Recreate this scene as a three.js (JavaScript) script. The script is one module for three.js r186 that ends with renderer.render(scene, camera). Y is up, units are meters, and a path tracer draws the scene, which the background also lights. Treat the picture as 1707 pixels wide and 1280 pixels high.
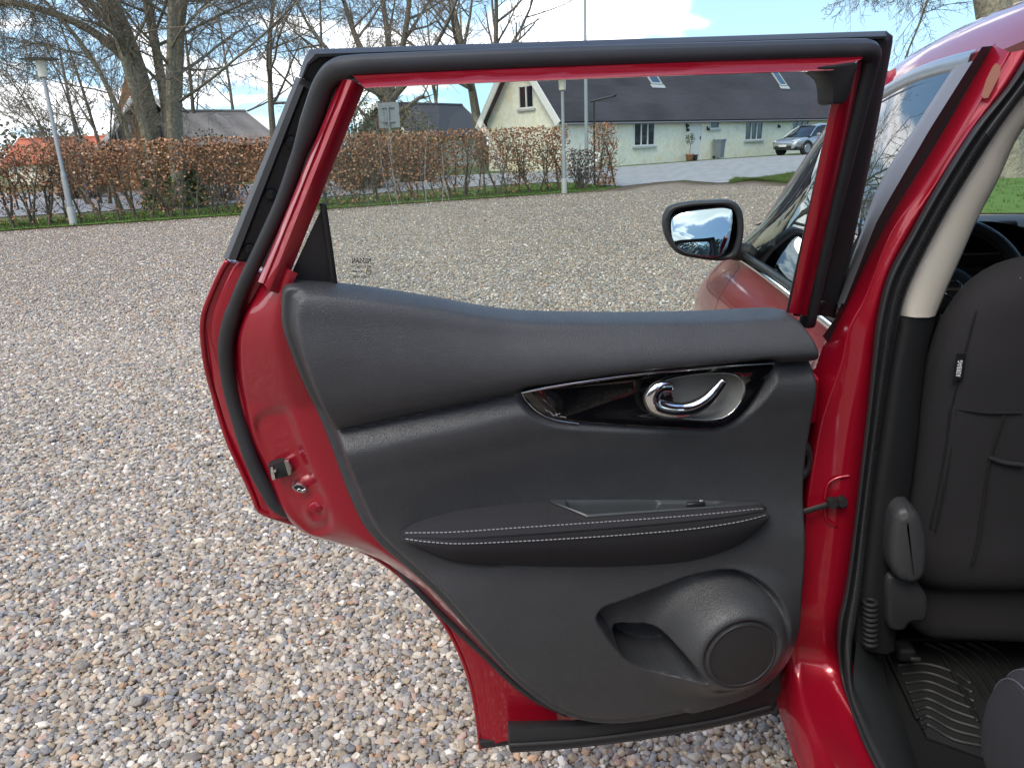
import * as THREE from 'three';
import { mergeGeometries, mergeVertices, toCreasedNormals } from 'three/addons/utils/BufferGeometryUtils.js';
import { RoundedBoxGeometry } from 'three/addons/geometries/RoundedBoxGeometry.js';
import { createNoise2D, createNoise3D, createNoise4D } from 'simplex-noise';

// ---------- camera, sky, sun, exposure ----------
const scene = new THREE.Scene();
const EYE = 1.38, FPX = 1283, RAD = Math.PI / 180;
const camera = new THREE.PerspectiveCamera(2 * Math.atan(640 / FPX) / RAD, 1024 / 767, 0.05, 2500);
camera.rotation.order = 'YXZ';
camera.rotation.set(-17 * RAD, 8.3 * RAD, -2.45 * RAD);
camera.position.set(0, EYE, 0);
camera.updateMatrixWorld(true);
const renderer = new THREE.WebGLRenderer();
renderer.toneMapping = THREE.LinearToneMapping;
renderer.toneMappingExposure = 1.5;
renderer.shadowMap.enabled = true;
const sunDir = new THREE.Vector3(-0.22, 0.75, 0.58).normalize();
const sun = new THREE.DirectionalLight(new THREE.Color(1, 0.92, 0.80), 1.4);
sun.position.copy(sunDir).multiplyScalar(60);
sun.castShadow = true;
sun.shadow.radius = 42;
sun.shadow.mapSize.set(4096, 4096);
Object.assign(sun.shadow.camera, { left: -45, right: 45, top: 45, bottom: -45, near: 1, far: 160 });
scene.add(sun, sun.target);

function rng(seed) { let a = seed >>> 0; return () => { a = (a + 0x6D2B79F5) | 0; let t = Math.imul(a ^ (a >>> 15), 1 | a); t = (t + Math.imul(t ^ (t >>> 7), 61 | t)) ^ t; return ((t ^ (t >>> 14)) >>> 0) / 4294967296; }; }
const n2 = createNoise2D(rng(11)), n3 = createNoise3D(rng(12));
const clamp = (x, a = 0, b = 1) => Math.min(b, Math.max(a, x));
const sstep = (a, b, x) => { const t = clamp((x - a) / (b - a)); return t * t * (3 - 2 * t); };
const mix = (a, b, t) => a + (b - a) * t;
const V = (x, y, z) => new THREE.Vector3(x, y, z);
const fbm3 = (x, y, z, o = 5) => { let s = 0, a = 0.5; for (let i = 0; i < o; i++) { s += a * n3(x, y, z); x *= 2.03; y *= 2.03; z *= 2.03; a *= 0.5; } return s; };
const fbm2 = (x, y, o = 5) => { let s = 0, a = 0.5; for (let i = 0; i < o; i++) { s += a * n2(x, y); x *= 2.03; y *= 2.03; a *= 0.5; } return s; };

{ // partly clouded spring sky
  const W = 2048, Hh = 1024, data = new Float32Array(W * Hh * 4);
  for (let j = 0; j < Hh; j++) for (let i = 0; i < W; i++) {
    const th = ((j + 0.5) / Hh - 0.5) * Math.PI, ph = ((i + 0.5) / W - 0.5) * 2 * Math.PI;
    const ct = Math.cos(th), dx = ct * Math.cos(ph), dy = Math.sin(th), dz = ct * Math.sin(ph);
    const e = Math.max(dy, 0), up = Math.pow(1 - e, 3.2);
    let r = mix(0.17, 0.56, up), g = mix(0.33, 0.88, up), b = mix(0.66, 1.10, up);
    const s = Math.max(0, dx * sunDir.x + dy * sunDir.y + dz * sunDir.z);
    const glow = 0.5 * Math.pow(s, 18) + 0.25 * Math.pow(s, 4);
    r += glow; g += glow * 0.96; b += glow * 0.9;
    // cloud layer: a plane overhead seen in perspective
    const k = 1 / (e + 0.16), cx = dx * k, cz = dz * k;
    const d = fbm3(cx * 0.62 + 3.1, cz * 0.62 - 1.7, 0.3, 6) + 0.35 * fbm3(cx * 2.3, cz * 2.3, 4.1, 4);
    const bias = 0.05 - 0.40 * (dx * 0.94 - dz * 0.34) ;
    const c = sstep(0.02, 0.34, d + bias);
    const thick = sstep(0.22, 0.62, d + bias);
    const cl = mix(1.75, 1.05, thick) + 0.5 * Math.pow(s, 6);
    r = mix(r, cl * 1.0, c * 0.95); g = mix(g, cl * 1.0, c * 0.95); b = mix(b, cl * 1.01, c * 0.95);
    if (dy < 0) { const q = sstep(0, -0.05, dy); r = mix(r, 0.22, q); g = mix(g, 0.22, q); b = mix(b, 0.2, q); }
    const o = 4 * (j * W + i); data[o] = r; data[o + 1] = g; data[o + 2] = b; data[o + 3] = 1;
  }
  const t = new THREE.DataTexture(data, W, Hh, THREE.RGBAFormat, THREE.FloatType);
  t.mapping = THREE.EquirectangularReflectionMapping; t.magFilter = THREE.LinearFilter; t.minFilter = THREE.LinearFilter; t.needsUpdate = true;
  scene.background = t; scene.environment = t;
}

// ---------- pixel -> world helpers (photo pixels, 1707 x 1280) ----------
function ray(px, py) { return V((px - 853.5) / FPX, -(py - 640) / FPX, -1).applyQuaternion(camera.quaternion); }
const atZ = (px, py, z) => { const r = ray(px, py); return r.multiplyScalar(z / r.z).add(camera.position); };
const atX = (px, py, x) => { const r = ray(px, py); return r.multiplyScalar(x / r.x).add(camera.position); };
const atY = (px, py, y) => { const r = ray(px, py); return r.multiplyScalar((y - EYE) / r.y).add(camera.position); };
const terrain = (x, z) => 0.42 * sstep(-24, -38, z);
function onGround(px, py) { let h = 0, p; for (let i = 0; i < 12; i++) { p = atY(px, py, h); h = terrain(p.x, p.z); } p.y = h; return p; }
function atDist(px, dist) { const r = ray(px, 250); r.y = 0; r.normalize().multiplyScalar(dist); r.y = terrain(r.x, r.z); return r; }
function hitPlane(px, py, o, n) { const r = ray(px, py); const t = (o.clone().sub(camera.position).dot(n)) / r.dot(n); return r.multiplyScalar(t).add(camera.position); }

// ---------- object helpers ----------
const used = {};
function numbered(n) { const k = used[n] = (used[n] || 0) + 1; return k === 1 ? n : n + '_' + String(k - 1).padStart(3, '0'); }
function tag(o, label, category, group) { o.userData.label = label; o.userData.category = category; if (group) o.userData.group = group; return o; }
function thing(name, label, category, pos, group) { const g = new THREE.Group(); g.name = numbered(name); g.position.copy(pos); scene.add(g); g.userData.origin = undefined; return tag(g, label, category, group); }
function rootPos(p) { let o = p; while (o.parent && o.parent !== scene) o = o.parent; return o.position; }
function part(name, geo, mat, parent) { // geo in world coordinates
  const p = rootPos(parent); geo.translate(-p.x, -p.y, -p.z);
  const m = new THREE.Mesh(geo, mat); m.name = name; m.castShadow = m.receiveShadow = true; parent.add(m); return m;
}
function struct(name, geo, mat, kind = 'structure') { const m = new THREE.Mesh(geo, mat); m.name = numbered(name); m.userData.kind = kind; m.castShadow = m.receiveShadow = true; scene.add(m); return m; }
function single(name, geo, mat, label, category, pos, group) { geo.translate(-pos.x, -pos.y, -pos.z); const m = new THREE.Mesh(geo, mat); m.name = numbered(name); m.position.copy(pos); m.castShadow = m.receiveShadow = true; scene.add(m); return tag(m, label, category, group); }

// ---------- geometry helpers ----------
function fromArrays(pos, idx, uv) { const g = new THREE.BufferGeometry(); g.setAttribute('position', new THREE.Float32BufferAttribute(pos, 3)); g.setAttribute('uv', new THREE.Float32BufferAttribute(uv || new Float32Array(pos.length / 3 * 2), 2)); g.setIndex(idx); g.computeVertexNormals(); return g; }
function grid(rows, closed = false) { // rows[i][j] Vector3
  const pos = [], uv = [], idx = [], m = rows[0].length;
  let vacc = 0;
  rows.forEach((r, i) => { let u = 0; if (i) vacc += r[m >> 1].distanceTo(rows[i - 1][m >> 1]); r.forEach((p, j) => { if (j) u += p.distanceTo(r[j - 1]); pos.push(p.x, p.y, p.z); uv.push(u, vacc); }); });
  const n = rows.length;
  for (let i = 0; i < n - 1; i++) for (let j = 0; j < (closed ? m : m - 1); j++) { const a = i * m + j, b = i * m + (j + 1) % m, c = a + m, d = b + m; idx.push(a, b, d, a, d, c); }
  return fromArrays(pos, idx, uv);
}
function crease(g, ang = 30) { return toCreasedNormals(g.index ? g.toNonIndexed() : g, ang * RAD); }
function smooth(pts, n = 8, closed = false) { // Catmull-Rom through [x,y] or Vector3
  const arr = pts[0].isVector3; const c = new THREE.CatmullRomCurve3(arr ? pts : pts.map(p => V(p[0], p[1], 0)), closed, 'centripetal');
  const r = c.getPoints((pts.length - (closed ? 0 : 1)) * n); if (closed) r.pop();
  return arr ? r : r.map(p => [p.x, p.y]);
}
function resample(pts, n) { // polyline of [x,y], n points by arc length
  const L = [0]; for (let i = 1; i < pts.length; i++) L.push(L[i - 1] + Math.hypot(pts[i][0] - pts[i - 1][0], pts[i][1] - pts[i - 1][1]));
  const out = []; let k = 0; for (let i = 0; i < n; i++) { const s = L[L.length - 1] * i / (n - 1); while (k < L.length - 2 && L[k + 1] < s) k++; const t = (s - L[k]) / (L[k + 1] - L[k] || 1); out.push([mix(pts[k][0], pts[k + 1][0], t), mix(pts[k][1], pts[k + 1][1], t)]); } return out;
}
function interp(xs, ys, x) { if (x <= xs[0]) return ys[0]; for (let i = 1; i < xs.length; i++) if (x <= xs[i]) { const t = (x - xs[i - 1]) / (xs[i] - xs[i - 1]); return mix(ys[i - 1], ys[i], t); } return ys[ys.length - 1]; }
function hermite(xs, ys, x) { // smooth knots
  const n = xs.length; if (x <= xs[0]) return ys[0]; if (x >= xs[n - 1]) return ys[n - 1];
  let i = 1; while (x > xs[i]) i++; const h = xs[i] - xs[i - 1], t = (x - xs[i - 1]) / h;
  const m = k => k <= 0 || k >= n - 1 ? 0 : (ys[k + 1] - ys[k - 1]) / (xs[k + 1] - xs[k - 1]);
  const t2 = t * t, t3 = t2 * t; return (2 * t3 - 3 * t2 + 1) * ys[i - 1] + (t3 - 2 * t2 + t) * h * m(i - 1) + (-2 * t3 + 3 * t2) * ys[i] + (t3 - t2) * h * m(i);
}
function tube(path, rad, sides = 8, squash = 1, upHint) { // path Vector3[]; rad number or f(t)
  const rows = [], n = path.length; let nrm = null;
  for (let i = 0; i < n; i++) {
    const t = path[Math.min(i + 1, n - 1)].clone().sub(path[Math.max(i - 1, 0)]).normalize();
    if (!nrm) { nrm = (upHint ? upHint.clone() : Math.abs(t.y) < 0.9 ? V(0, 1, 0) : V(1, 0, 0)); }
    nrm = nrm.clone().addScaledVector(t, -nrm.dot(t)).normalize(); const bi = t.clone().cross(nrm);
    const r = typeof rad === 'number' ? rad : rad(i / (n - 1)), row = [];
    for (let k = 0; k <= sides; k++) { const a = k / sides * 2 * Math.PI; row.push(path[i].clone().addScaledVector(nrm, Math.cos(a) * r).addScaledVector(bi, Math.sin(a) * r * squash)); }
    rows.push(row);
  }
  const cap = (p, row) => row.map(() => p.clone());
  rows.unshift(cap(path[0], rows[0])); rows.push(cap(path[n - 1], rows[0]));
  return grid(rows);
}
function mapGeo(g, fn, ang = 30) { // bend a geometry through fn(x,y,z)->Vector3, fix winding if mirrored
  g = g.index ? g.toNonIndexed() : g.clone(); const p = g.attributes.position, a = [];
  for (let i = 0; i < p.count; i++) a.push(fn(p.getX(i), p.getY(i), p.getZ(i)));
  const o = fn(0, 0, 0), ex = fn(1e-3, 0, 0).sub(o), ey = fn(0, 1e-3, 0).sub(o), ez = fn(0, 0, 1e-3).sub(o);
  const flip = ex.clone().cross(ey).dot(ez) < 0;
  const uv = g.attributes.uv;
  for (let i = 0; i < p.count; i += 3) { if (flip) { const t = a[i + 1]; a[i + 1] = a[i + 2]; a[i + 2] = t; if (uv) { const x = uv.getX(i + 1), y = uv.getY(i + 1); uv.setXY(i + 1, uv.getX(i + 2), uv.getY(i + 2)); uv.setXY(i + 2, x, y); } } }
  a.forEach((v, i) => p.setXYZ(i, v.x, v.y, v.z));
  g.deleteAttribute('normal'); g.computeVertexNormals();
  return toCreasedNormals(g, ang * RAD);
}
function prism(pts, z0, z1, bevel = 0, seg = 2, holes = []) { // polygon in xy, from z0 to z1 (z1 > z0), bevelled inwards
  const s = new THREE.Shape(pts.map(p => new THREE.Vector2(p[0], p[1])));
  holes.forEach(h => s.holes.push(new THREE.Path(h.map(p => new THREE.Vector2(p[0], p[1])))));
  const g = new THREE.ExtrudeGeometry(s, bevel ? { depth: z1 - z0 - 2 * bevel, bevelEnabled: true, bevelThickness: bevel, bevelSize: bevel, bevelOffset: -bevel, bevelSegments: seg, curveSegments: 1 } : { depth: z1 - z0, bevelEnabled: false, curveSegments: 1 });
  g.translate(0, 0, z0 + bevel); return g;
}
function box(x0, x1, y0, y1, z0, z1, r = 0) { const g = r ? new RoundedBoxGeometry(Math.abs(x1 - x0), Math.abs(y1 - y0), Math.abs(z1 - z0), 2, r) : new THREE.BoxGeometry(Math.abs(x1 - x0), Math.abs(y1 - y0), Math.abs(z1 - z0)); g.translate((x0 + x1) / 2, (y0 + y1) / 2, (z0 + z1) / 2); return g; }
function merge(list) { list = list.map(g => { g = g.index ? g.toNonIndexed() : g; for (const k of Object.keys(g.attributes)) if (!['position', 'normal', 'uv'].includes(k)) g.deleteAttribute(k); return g; }); return mergeGeometries(list); }
function sdPoly(P, x, y) { // signed distance, positive inside
  let d = 1e9, ins = false; for (let i = 0, j = P.length - 1; i < P.length; j = i++) {
    const ax = P[j][0], ay = P[j][1], bx = P[i][0], by = P[i][1], ex = bx - ax, ey = by - ay, wx = x - ax, wy = y - ay, t = clamp((wx * ex + wy * ey) / (ex * ex + ey * ey || 1)), qx = wx - ex * t, qy = wy - ey * t;
    d = Math.min(d, qx * qx + qy * qy); if ((ay > y) !== (by > y) && x < ax + ex * (y - ay) / ey) ins = !ins;
  } return (ins ? 1 : -1) * Math.sqrt(d);
}
function dLine(P, x, y) { let d = 1e9; for (let i = 1; i < P.length; i++) { const ax = P[i - 1][0], ay = P[i - 1][1], ex = P[i][0] - ax, ey = P[i][1] - ay, wx = x - ax, wy = y - ay, t = clamp((wx * ex + wy * ey) / (ex * ex + ey * ey || 1)); d = Math.min(d, (wx - ex * t) ** 2 + (wy - ey * t) ** 2); } return Math.sqrt(d); }
function nearest(P, x, y) { let d = 1e9, r = null; for (let i = 0, j = P.length - 1; i < P.length; j = i++) { const ax = P[j][0], ay = P[j][1], ex = P[i][0] - ax, ey = P[i][1] - ay, wx = x - ax, wy = y - ay, t = clamp((wx * ex + wy * ey) / (ex * ex + ey * ey || 1)), q = (wx - ex * t) ** 2 + (wy - ey * t) ** 2; if (q < d) { d = q; r = [ax + ex * t, ay + ey * t]; } } return r; }

// ---------- materials ----------
function tex(size, metres, fn, srgb) { // fn(x,y in 0..1) -> [r,g,b] or number, 0..1
  const d = new Uint8Array(size * size * 4);
  for (let j = 0; j < size; j++) for (let i = 0; i < size; i++) { const c = fn(i / size, j / size), o = 4 * (j * size + i); for (let k = 0; k < 3; k++) d[o + k] = 255 * clamp(c.length ? c[k] : c); d[o + 3] = 255; }
  const t = new THREE.DataTexture(d, size, size); t.wrapS = t.wrapT = THREE.RepeatWrapping; t.magFilter = t.minFilter = THREE.LinearFilter; t.repeat.set(1 / metres, 1 / metres); if (srgb) t.colorSpace = THREE.SRGBColorSpace; t.needsUpdate = true; return t;
}
const n4 = createNoise4D(rng(13));
const tileN = (x, y, f, s = 0) => { const a = x * 2 * Math.PI, b = y * 2 * Math.PI, R = f / (2 * Math.PI); return n4(Math.cos(a) * R + s, Math.sin(a) * R, Math.cos(b) * R + s * 1.7, Math.sin(b) * R); };
const lin = (r, g, b) => new THREE.Color().setRGB(r, g, b);
const M = (c, rough, extra = {}) => new THREE.MeshStandardMaterial({ color: c, roughness: rough, ...extra });
const P = (c, rough, extra = {}) => new THREE.MeshPhysicalMaterial({ color: c, roughness: rough, ...extra });

// ---------- ground ----------
// hedge line, gravel edge (metres)
const hedgeA = V(-21, 0, -12.9), hedgeB = V(0.40, 0, -25.78);
const hedgeDir = hedgeB.clone().sub(hedgeA).normalize(), hedgeN = V(-hedgeDir.z, 0, hedgeDir.x).multiplyScalar(-1); // away from camera
if (hedgeN.z > 0) hedgeN.negate();
hedgeA.addScaledVector(hedgeN, 0.8); hedgeB.addScaledVector(hedgeN, 0.8);
function ribbon(A, B, dy, nu = 60, nv = 30) { // sheet between two edge lines
  const a = resample(A, nu), b = resample(B, nu), rows = [];
  for (let i = 0; i < nu; i++) { const row = []; for (let j = 0; j <= nv; j++) { const x = mix(a[i][0], b[i][0], j / nv), z = mix(a[i][1], b[i][1], j / nv); row.push(V(x, terrain(x, z) + dy, z)); } rows.push(row); }
  const g = grid(rows), p = g.attributes.position, uv = g.attributes.uv; for (let i = 0; i < p.count; i++) uv.setXY(i, p.getX(i), p.getZ(i));
  g.computeVertexNormals(); if (g.attributes.normal.getY(0) < 0) { const id = g.index.array; for (let i = 0; i < id.length; i += 3) { const t = id[i]; id[i] = id[i + 1]; id[i + 1] = t; } g.computeVertexNormals(); }
  return g;
}
const soilTex = tex(512, 3, (x, y) => { const a = 0.5 + 0.5 * tileN(x, y, 9, 1), b = 0.5 + 0.5 * tileN(x, y, 60, 5), c = 0.5 + 0.5 * tileN(x, y, 170, 9); const t = 0.35 * a + 0.35 * b + 0.3 * c; return [0.30 + 0.16 * t, 0.36 + 0.17 * t, 0.17 + 0.10 * t]; }, true);
struct('ground', ribbon([[-300, 150], [300, 150]], [[-300, -420], [300, -420]], -0.012, 60, 200), M(lin(0.6, 0.6, 0.6), 1, { map: soilTex }));

const PAL = [[0.382, 0.34, 0.293], [0.313, 0.283, 0.253], [0.225, 0.215, 0.208], [0.44, 0.377, 0.301], [0.42, 0.331, 0.235], [0.587, 0.517, 0.426], [0.352, 0.275, 0.2], [0.704, 0.643, 0.567], [0.449, 0.283, 0.177], [0.303, 0.293, 0.297], [0.498, 0.438, 0.36], [0.4, 0.275, 0.218], [0.264, 0.232, 0.2]];
const PW = [11, 12, 9, 13, 13, 7, 11, 3.5, 3.5, 8, 9, 5, 9], PWS = PW.reduce((a, b) => a + b);
const pickCol = r => { let t = r() * PWS, i = 0; while ((t -= PW[i]) > 0) i++; return PAL[i]; };
const toS = c => c <= 0.0031308 ? 12.92 * c : 1.055 * Math.pow(c, 1 / 2.4) - 0.055;
const [gravelMap, gravelBump] = (() => { // pebbles too far off to tell apart, 3.6 m tile
  const S = 2048, N = 210, r = rng(5), cx = new Float32Array(N * N), cy = new Float32Array(N * N), col = [], ht = new Float32Array(N * N);
  for (let i = 0; i < N * N; i++) { cx[i] = r(); cy[i] = r(); const c = pickCol(r), v = 0.70 + 0.5 * r(); col.push(c.map(k => toS(k * v))); ht[i] = 0.5 + 0.5 * r(); }
  const d1 = new Uint8Array(S * S * 4), d2 = new Uint8Array(S * S * 4);
  for (let j = 0; j < S; j++) for (let i = 0; i < S; i++) {
    const x = i / S * N, y = j / S * N, ix = Math.floor(x), iy = Math.floor(y); let b1 = 9, b2 = 9, id = 0;
    for (let q = -1; q <= 1; q++) for (let p = -1; p <= 1; p++) { const a = (ix + p + N) % N, b = (iy + q + N) % N, k = b * N + a, ex = ix + p + cx[k] - x, ey = iy + q + cy[k] - y, d = ex * ex + ey * ey; if (d < b1) { b2 = b1; b1 = d; id = k; } else if (d < b2) b2 = d; }
    const gap = sstep(0.02, 0.16, Math.sqrt(b2) - Math.sqrt(b1)), h = gap * (0.55 + 0.45 * ht[id]) * (1 - 0.35 * b1), o = 4 * (j * S + i);
    for (let k = 0; k < 3; k++) d1[o + k] = 255 * clamp(mix([0.30, 0.255, 0.20][k], col[id][k], gap));
    d2[o] = d2[o + 1] = d2[o + 2] = 255 * clamp(h); d1[o + 3] = d2[o + 3] = 255;
  }
  return [d1, d2].map((d, k) => { const t = new THREE.DataTexture(d, S, S); t.wrapS = t.wrapT = THREE.RepeatWrapping; t.magFilter = t.minFilter = THREE.LinearFilter; t.repeat.set(1 / 3.6, 1 / 3.6); if (!k) t.colorSpace = THREE.SRGBColorSpace; t.needsUpdate = true; return t; });
})();
const gravelMat = M(lin(1, 1, 1), 0.92, { map: gravelMap, bumpMap: gravelBump, bumpScale: 0.011 });
{ // broad tracks and damp patches as vertex colours
  const edge = []; for (let i = 0; i <= 24; i++) { const p = hedgeA.clone().lerp(hedgeB, i / 24); const q = p.addScaledVector(hedgeN, -0.85 + 0.18 * n2(i * 0.9, 3)); edge.push([q.x, q.z]); }
  const xe = onGround(1036, 311).x - 0.25; while (edge[edge.length - 1][0] > xe) edge.pop(); edge.unshift([-45, 2], [-32, -6.5]); for (const q of [[1036, 311], [1085, 304], [1140, 297], [1180, 291], [1215, 289], [1228, 297], [1290, 304], [1400, 313]]) { const p = onGround(...q); edge.push([p.x, p.z]); } edge.push([13, -20], [18, -15.5], [30, -12.5], [45, -12.5]);
  const near = edge.map(p => [p[0] * 1.0, 14]);
  const g = ribbon(edge, near, 0, 170, 150), p = g.attributes.position, c = [];
  for (let i = 0; i < p.count; i++) { const x = p.getX(i), z = p.getZ(i); const v = 0.98 + 0.16 * fbm2(x * 0.35, z * 0.35, 4) + 0.06 * fbm2(x * 1.9, z * 1.9, 3), e = dLine(edge, x, z), soil = sstep(1.3, 0.1, e + 0.7 * fbm2(x * 1.3, z * 1.3, 3)); c.push(mix(v * 1.02, 0.36, soil), mix(v * 0.98, 0.27, soil), mix(v * 0.92, 0.19, soil)); }
  g.setAttribute('color', new THREE.Float32BufferAttribute(c, 3));
  struct('gravel_yard', g, (() => { const m = gravelMat.clone(); m.vertexColors = true; return m; })());
}
{ // real pebbles near the car: loose gravel nobody could count
  const r = rng(77), base = new THREE.IcosahedronGeometry(1, 2), geos = [];
  const shape = k => { let g = mergeVertices((() => { const q = base.clone(); q.deleteAttribute('uv'); q.deleteAttribute('normal'); return q; })(), 1e-4), p = g.attributes.position; for (let i = 0; i < p.count; i++) { const v = V(p.getX(i), p.getY(i), p.getZ(i)); const s = 1 + 0.30 * n3(v.x * 0.9 + k * 7, v.y * 0.9, v.z * 0.9) + 0.08 * n3(v.x * 2.6 + k * 3, v.y * 2.6, v.z * 2.6); v.multiplyScalar(s); p.setXYZ(i, v.x, v.y, v.z); } g.computeVertexNormals(); return g; };
  const spots = [[], [], [], []], o = new THREE.Object3D();
  const car = (x, z) => x > 0.5 && x < 2.1 && z > -3.6;
  const put = (x, z, big) => {
    if (car(x, z)) return; const size = big * (0.0052 + 0.0062 * Math.pow(r(), 1.9)) * (r() < 0.02 ? 1.45 : 1);
    const sx = size * (1 + 0.55 * r()), sz = size * (0.8 + 0.35 * r()), sy = size * (0.5 + 0.32 * r());
    o.position.set(x, sy * (0.15 + 1.0 * r()), z); o.rotation.set((r() - 0.5) * 0.9, r() * 6.28, (r() - 0.5) * 0.9); o.scale.set(sx, sy, sz); o.updateMatrix();
    const c = pickCol(r), v = 0.62 + 0.55 * r(); spots[Math.floor(r() * 4)].push([o.matrix.clone(), c[0] * v, c[1] * v, c[2] * v]);
  };
  for (let zz = 1.0; zz < 24;) { // rows going away from the camera
    const step = zz < 3.2 ? 0.0125 : zz < 6 ? 0.0155 : zz < 24 ? mix(0.020, 0.085, (zz - 6) / 18) : 0.1, big = zz < 3.2 ? 1 : mix(1.05, 1.5, (zz - 3.2) / 21);
    const x0 = Math.max(-0.88 * zz - 0.35, -(zz < 12.9 ? 99 : 21 - (zz - 12.9) * 1.66) + 0.9), x1 = Math.min(0.56 * zz + 0.25, 5);
    for (let x = x0; x < x1; x += step) put(x + (r() - 0.5) * step, -(zz + (r() - 0.5) * step), big);
    zz += step;
  }
  const mat = M(lin(1, 1, 1), 0.78);
  const gr = new THREE.Group(); gr.name = 'gravel_pebbles'; gr.userData = { kind: 'stuff', label: 'loose rounded pebbles of mixed grey, tan and white gravel', category: 'gravel' }; scene.add(gr);
  spots.forEach((s, k) => { const im = new THREE.InstancedMesh(shape(k), mat, s.length), col = new THREE.Color(); im.name = 'pebbles'; im.userData.kind = 'stuff'; im.castShadow = im.receiveShadow = true; s.forEach((q, i) => { im.setMatrixAt(i, q[0]); im.setColorAt(i, col.setRGB(q[1], q[2], q[3])); }); gr.add(im); });
}
const asphaltTex = tex(512, 2.5, (x, y) => { const v = 0.57 + 0.05 * tileN(x, y, 5, 2) + 0.07 * tileN(x, y, 90, 3) + 0.06 * tileN(x, y, 190, 8); return [v, v * 1.0, v * 1.01]; }, true);
const asphalt = M(lin(1, 1, 1), 0.9, { map: asphaltTex });
struct('road', ribbon([[-60, -2], [-34, -14.5], [-22, -20.2], [-13, -24.8], [-6.5, -28.2], [-2.2, -29.2], ...[[1036, 311], [1085, 305], [1140, 298], [1180, 292], [1215, 287], [1260, 280.5], [1330, 273.5], [1400, 268]].map(q => { const p = onGround(...q); return [p.x, p.z]; })], [[-70, -18], [-44, -29.5], [-30, -34], [-14.5, -33.6], [-8, -34], [-4, -34.8], ...[[1029, 278.5], [1100, 273.5], [1200, 266], [1283, 260.5], [1400, 253.5]].map(q => { const p = onGround(...q); return [p.x, p.z]; })], 0.012, 90, 24), asphalt);
const grassTex = tex(512, 2, (x, y) => { const t = 0.5 + 0.25 * tileN(x, y, 8, 1) + 0.25 * tileN(x, y, 70, 4) + 0.25 * tileN(x, y, 150, 6); return [0.24 + 0.16 * t, 0.36 + 0.16 * t, 0.09 + 0.07 * t]; }, true);
const grassMat = M(lin(1, 1, 1), 1, { map: grassTex });
const lawns = [];
{ const A = [], B = [], C = [], D = [];
  for (let i = 0; i <= 30; i++) { const p = hedgeA.clone().lerp(hedgeB, -0.2 + 1.19 * i / 30); const w = 3.0 + 0.5 * n2(i * 0.31, 9); A.push([p.x - hedgeN.x * 0.6, p.z - hedgeN.z * 0.6]); B.push([p.x + hedgeN.x * w, p.z + hedgeN.z * w]); }
  struct('grass_verge', ribbon(A, B, 0.008, 60, 8), grassMat); lawns.push([A, B, 5200, 0.07]);
  const gp = q => { const p = onGround(...q); return [p.x, p.z]; }, p1 = [[1216, 288], [1260, 281], [1330, 274], [1420, 267]].map(gp), p2 = [[1226, 297], [1290, 303], [1400, 312], [1500, 318]].map(gp);
  struct('lawn', ribbon(p1, p2, 0.016, 30, 16), grassMat); lawns.push([p1, p2, 3200, 0.08]);
  const q1 = [[5.2, -14.4], [9, -13.2], [16, -12.3], [40, -12]], q2 = [[11, -26.5], [17, -31], [26, -36], [60, -50]];
  struct('lawn', ribbon(q1, q2, 0.02, 30, 30), grassMat); lawns.push([q1, q2, 5000, 0.07]);
}
{ // grass blades on the verges
  const r = rng(31), tuft = [], idx = []; let n = 0;
  for (let b = 0; b < 7; b++) { const a = r() * 6.28, lx = Math.cos(a), lz = Math.sin(a), w = 0.09, bx = (r() - 0.5) * 1.3, bz = (r() - 0.5) * 1.3, h = 0.6 + 0.5 * r(), k = 0.2 + 0.5 * r(); tuft.push(bx - lz * w, 0, bz + lx * w, bx + lz * w, 0, bz - lx * w, bx + lx * k, h, bz + lz * k); idx.push(n, n + 1, n + 2); n += 3; }
  const g = fromArrays(tuft, idx), list = [];
  for (const [A, B, cnt, s] of lawns) { const a = resample(A, 80), b = resample(B, 80); for (let i = 0; i < cnt; i++) { const t = r() * 79, k = Math.min(78, Math.floor(t)), f = t - k, u = r(); const x = mix(mix(a[k][0], a[k + 1][0], f), mix(b[k][0], b[k + 1][0], f), u), z = mix(mix(a[k][1], a[k + 1][1], f), mix(b[k][1], b[k + 1][1], f), u); list.push([x, z, s * (0.7 + 0.7 * r()), r()]); } }
  const im = new THREE.InstancedMesh(g, M(lin(1, 1, 1), 0.9, { side: THREE.DoubleSide }), list.length), o = new THREE.Object3D(), c = new THREE.Color();
  list.forEach(([x, z, s, q], i) => { o.position.set(x, terrain(x, z) + 0.01, z); o.rotation.y = q * 40; o.scale.setScalar(s); o.updateMatrix(); im.setMatrixAt(i, o.matrix); im.setColorAt(i, c.setRGB(0.07 + 0.06 * q, 0.12 + 0.05 * q, 0.025 + 0.015 * q)); });
  im.name = 'grass_blades'; im.userData = { kind: 'stuff', label: 'short green grass blades on the verge and lawns', category: 'grass' }; im.castShadow = im.receiveShadow = true; scene.add(im);
}

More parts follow.
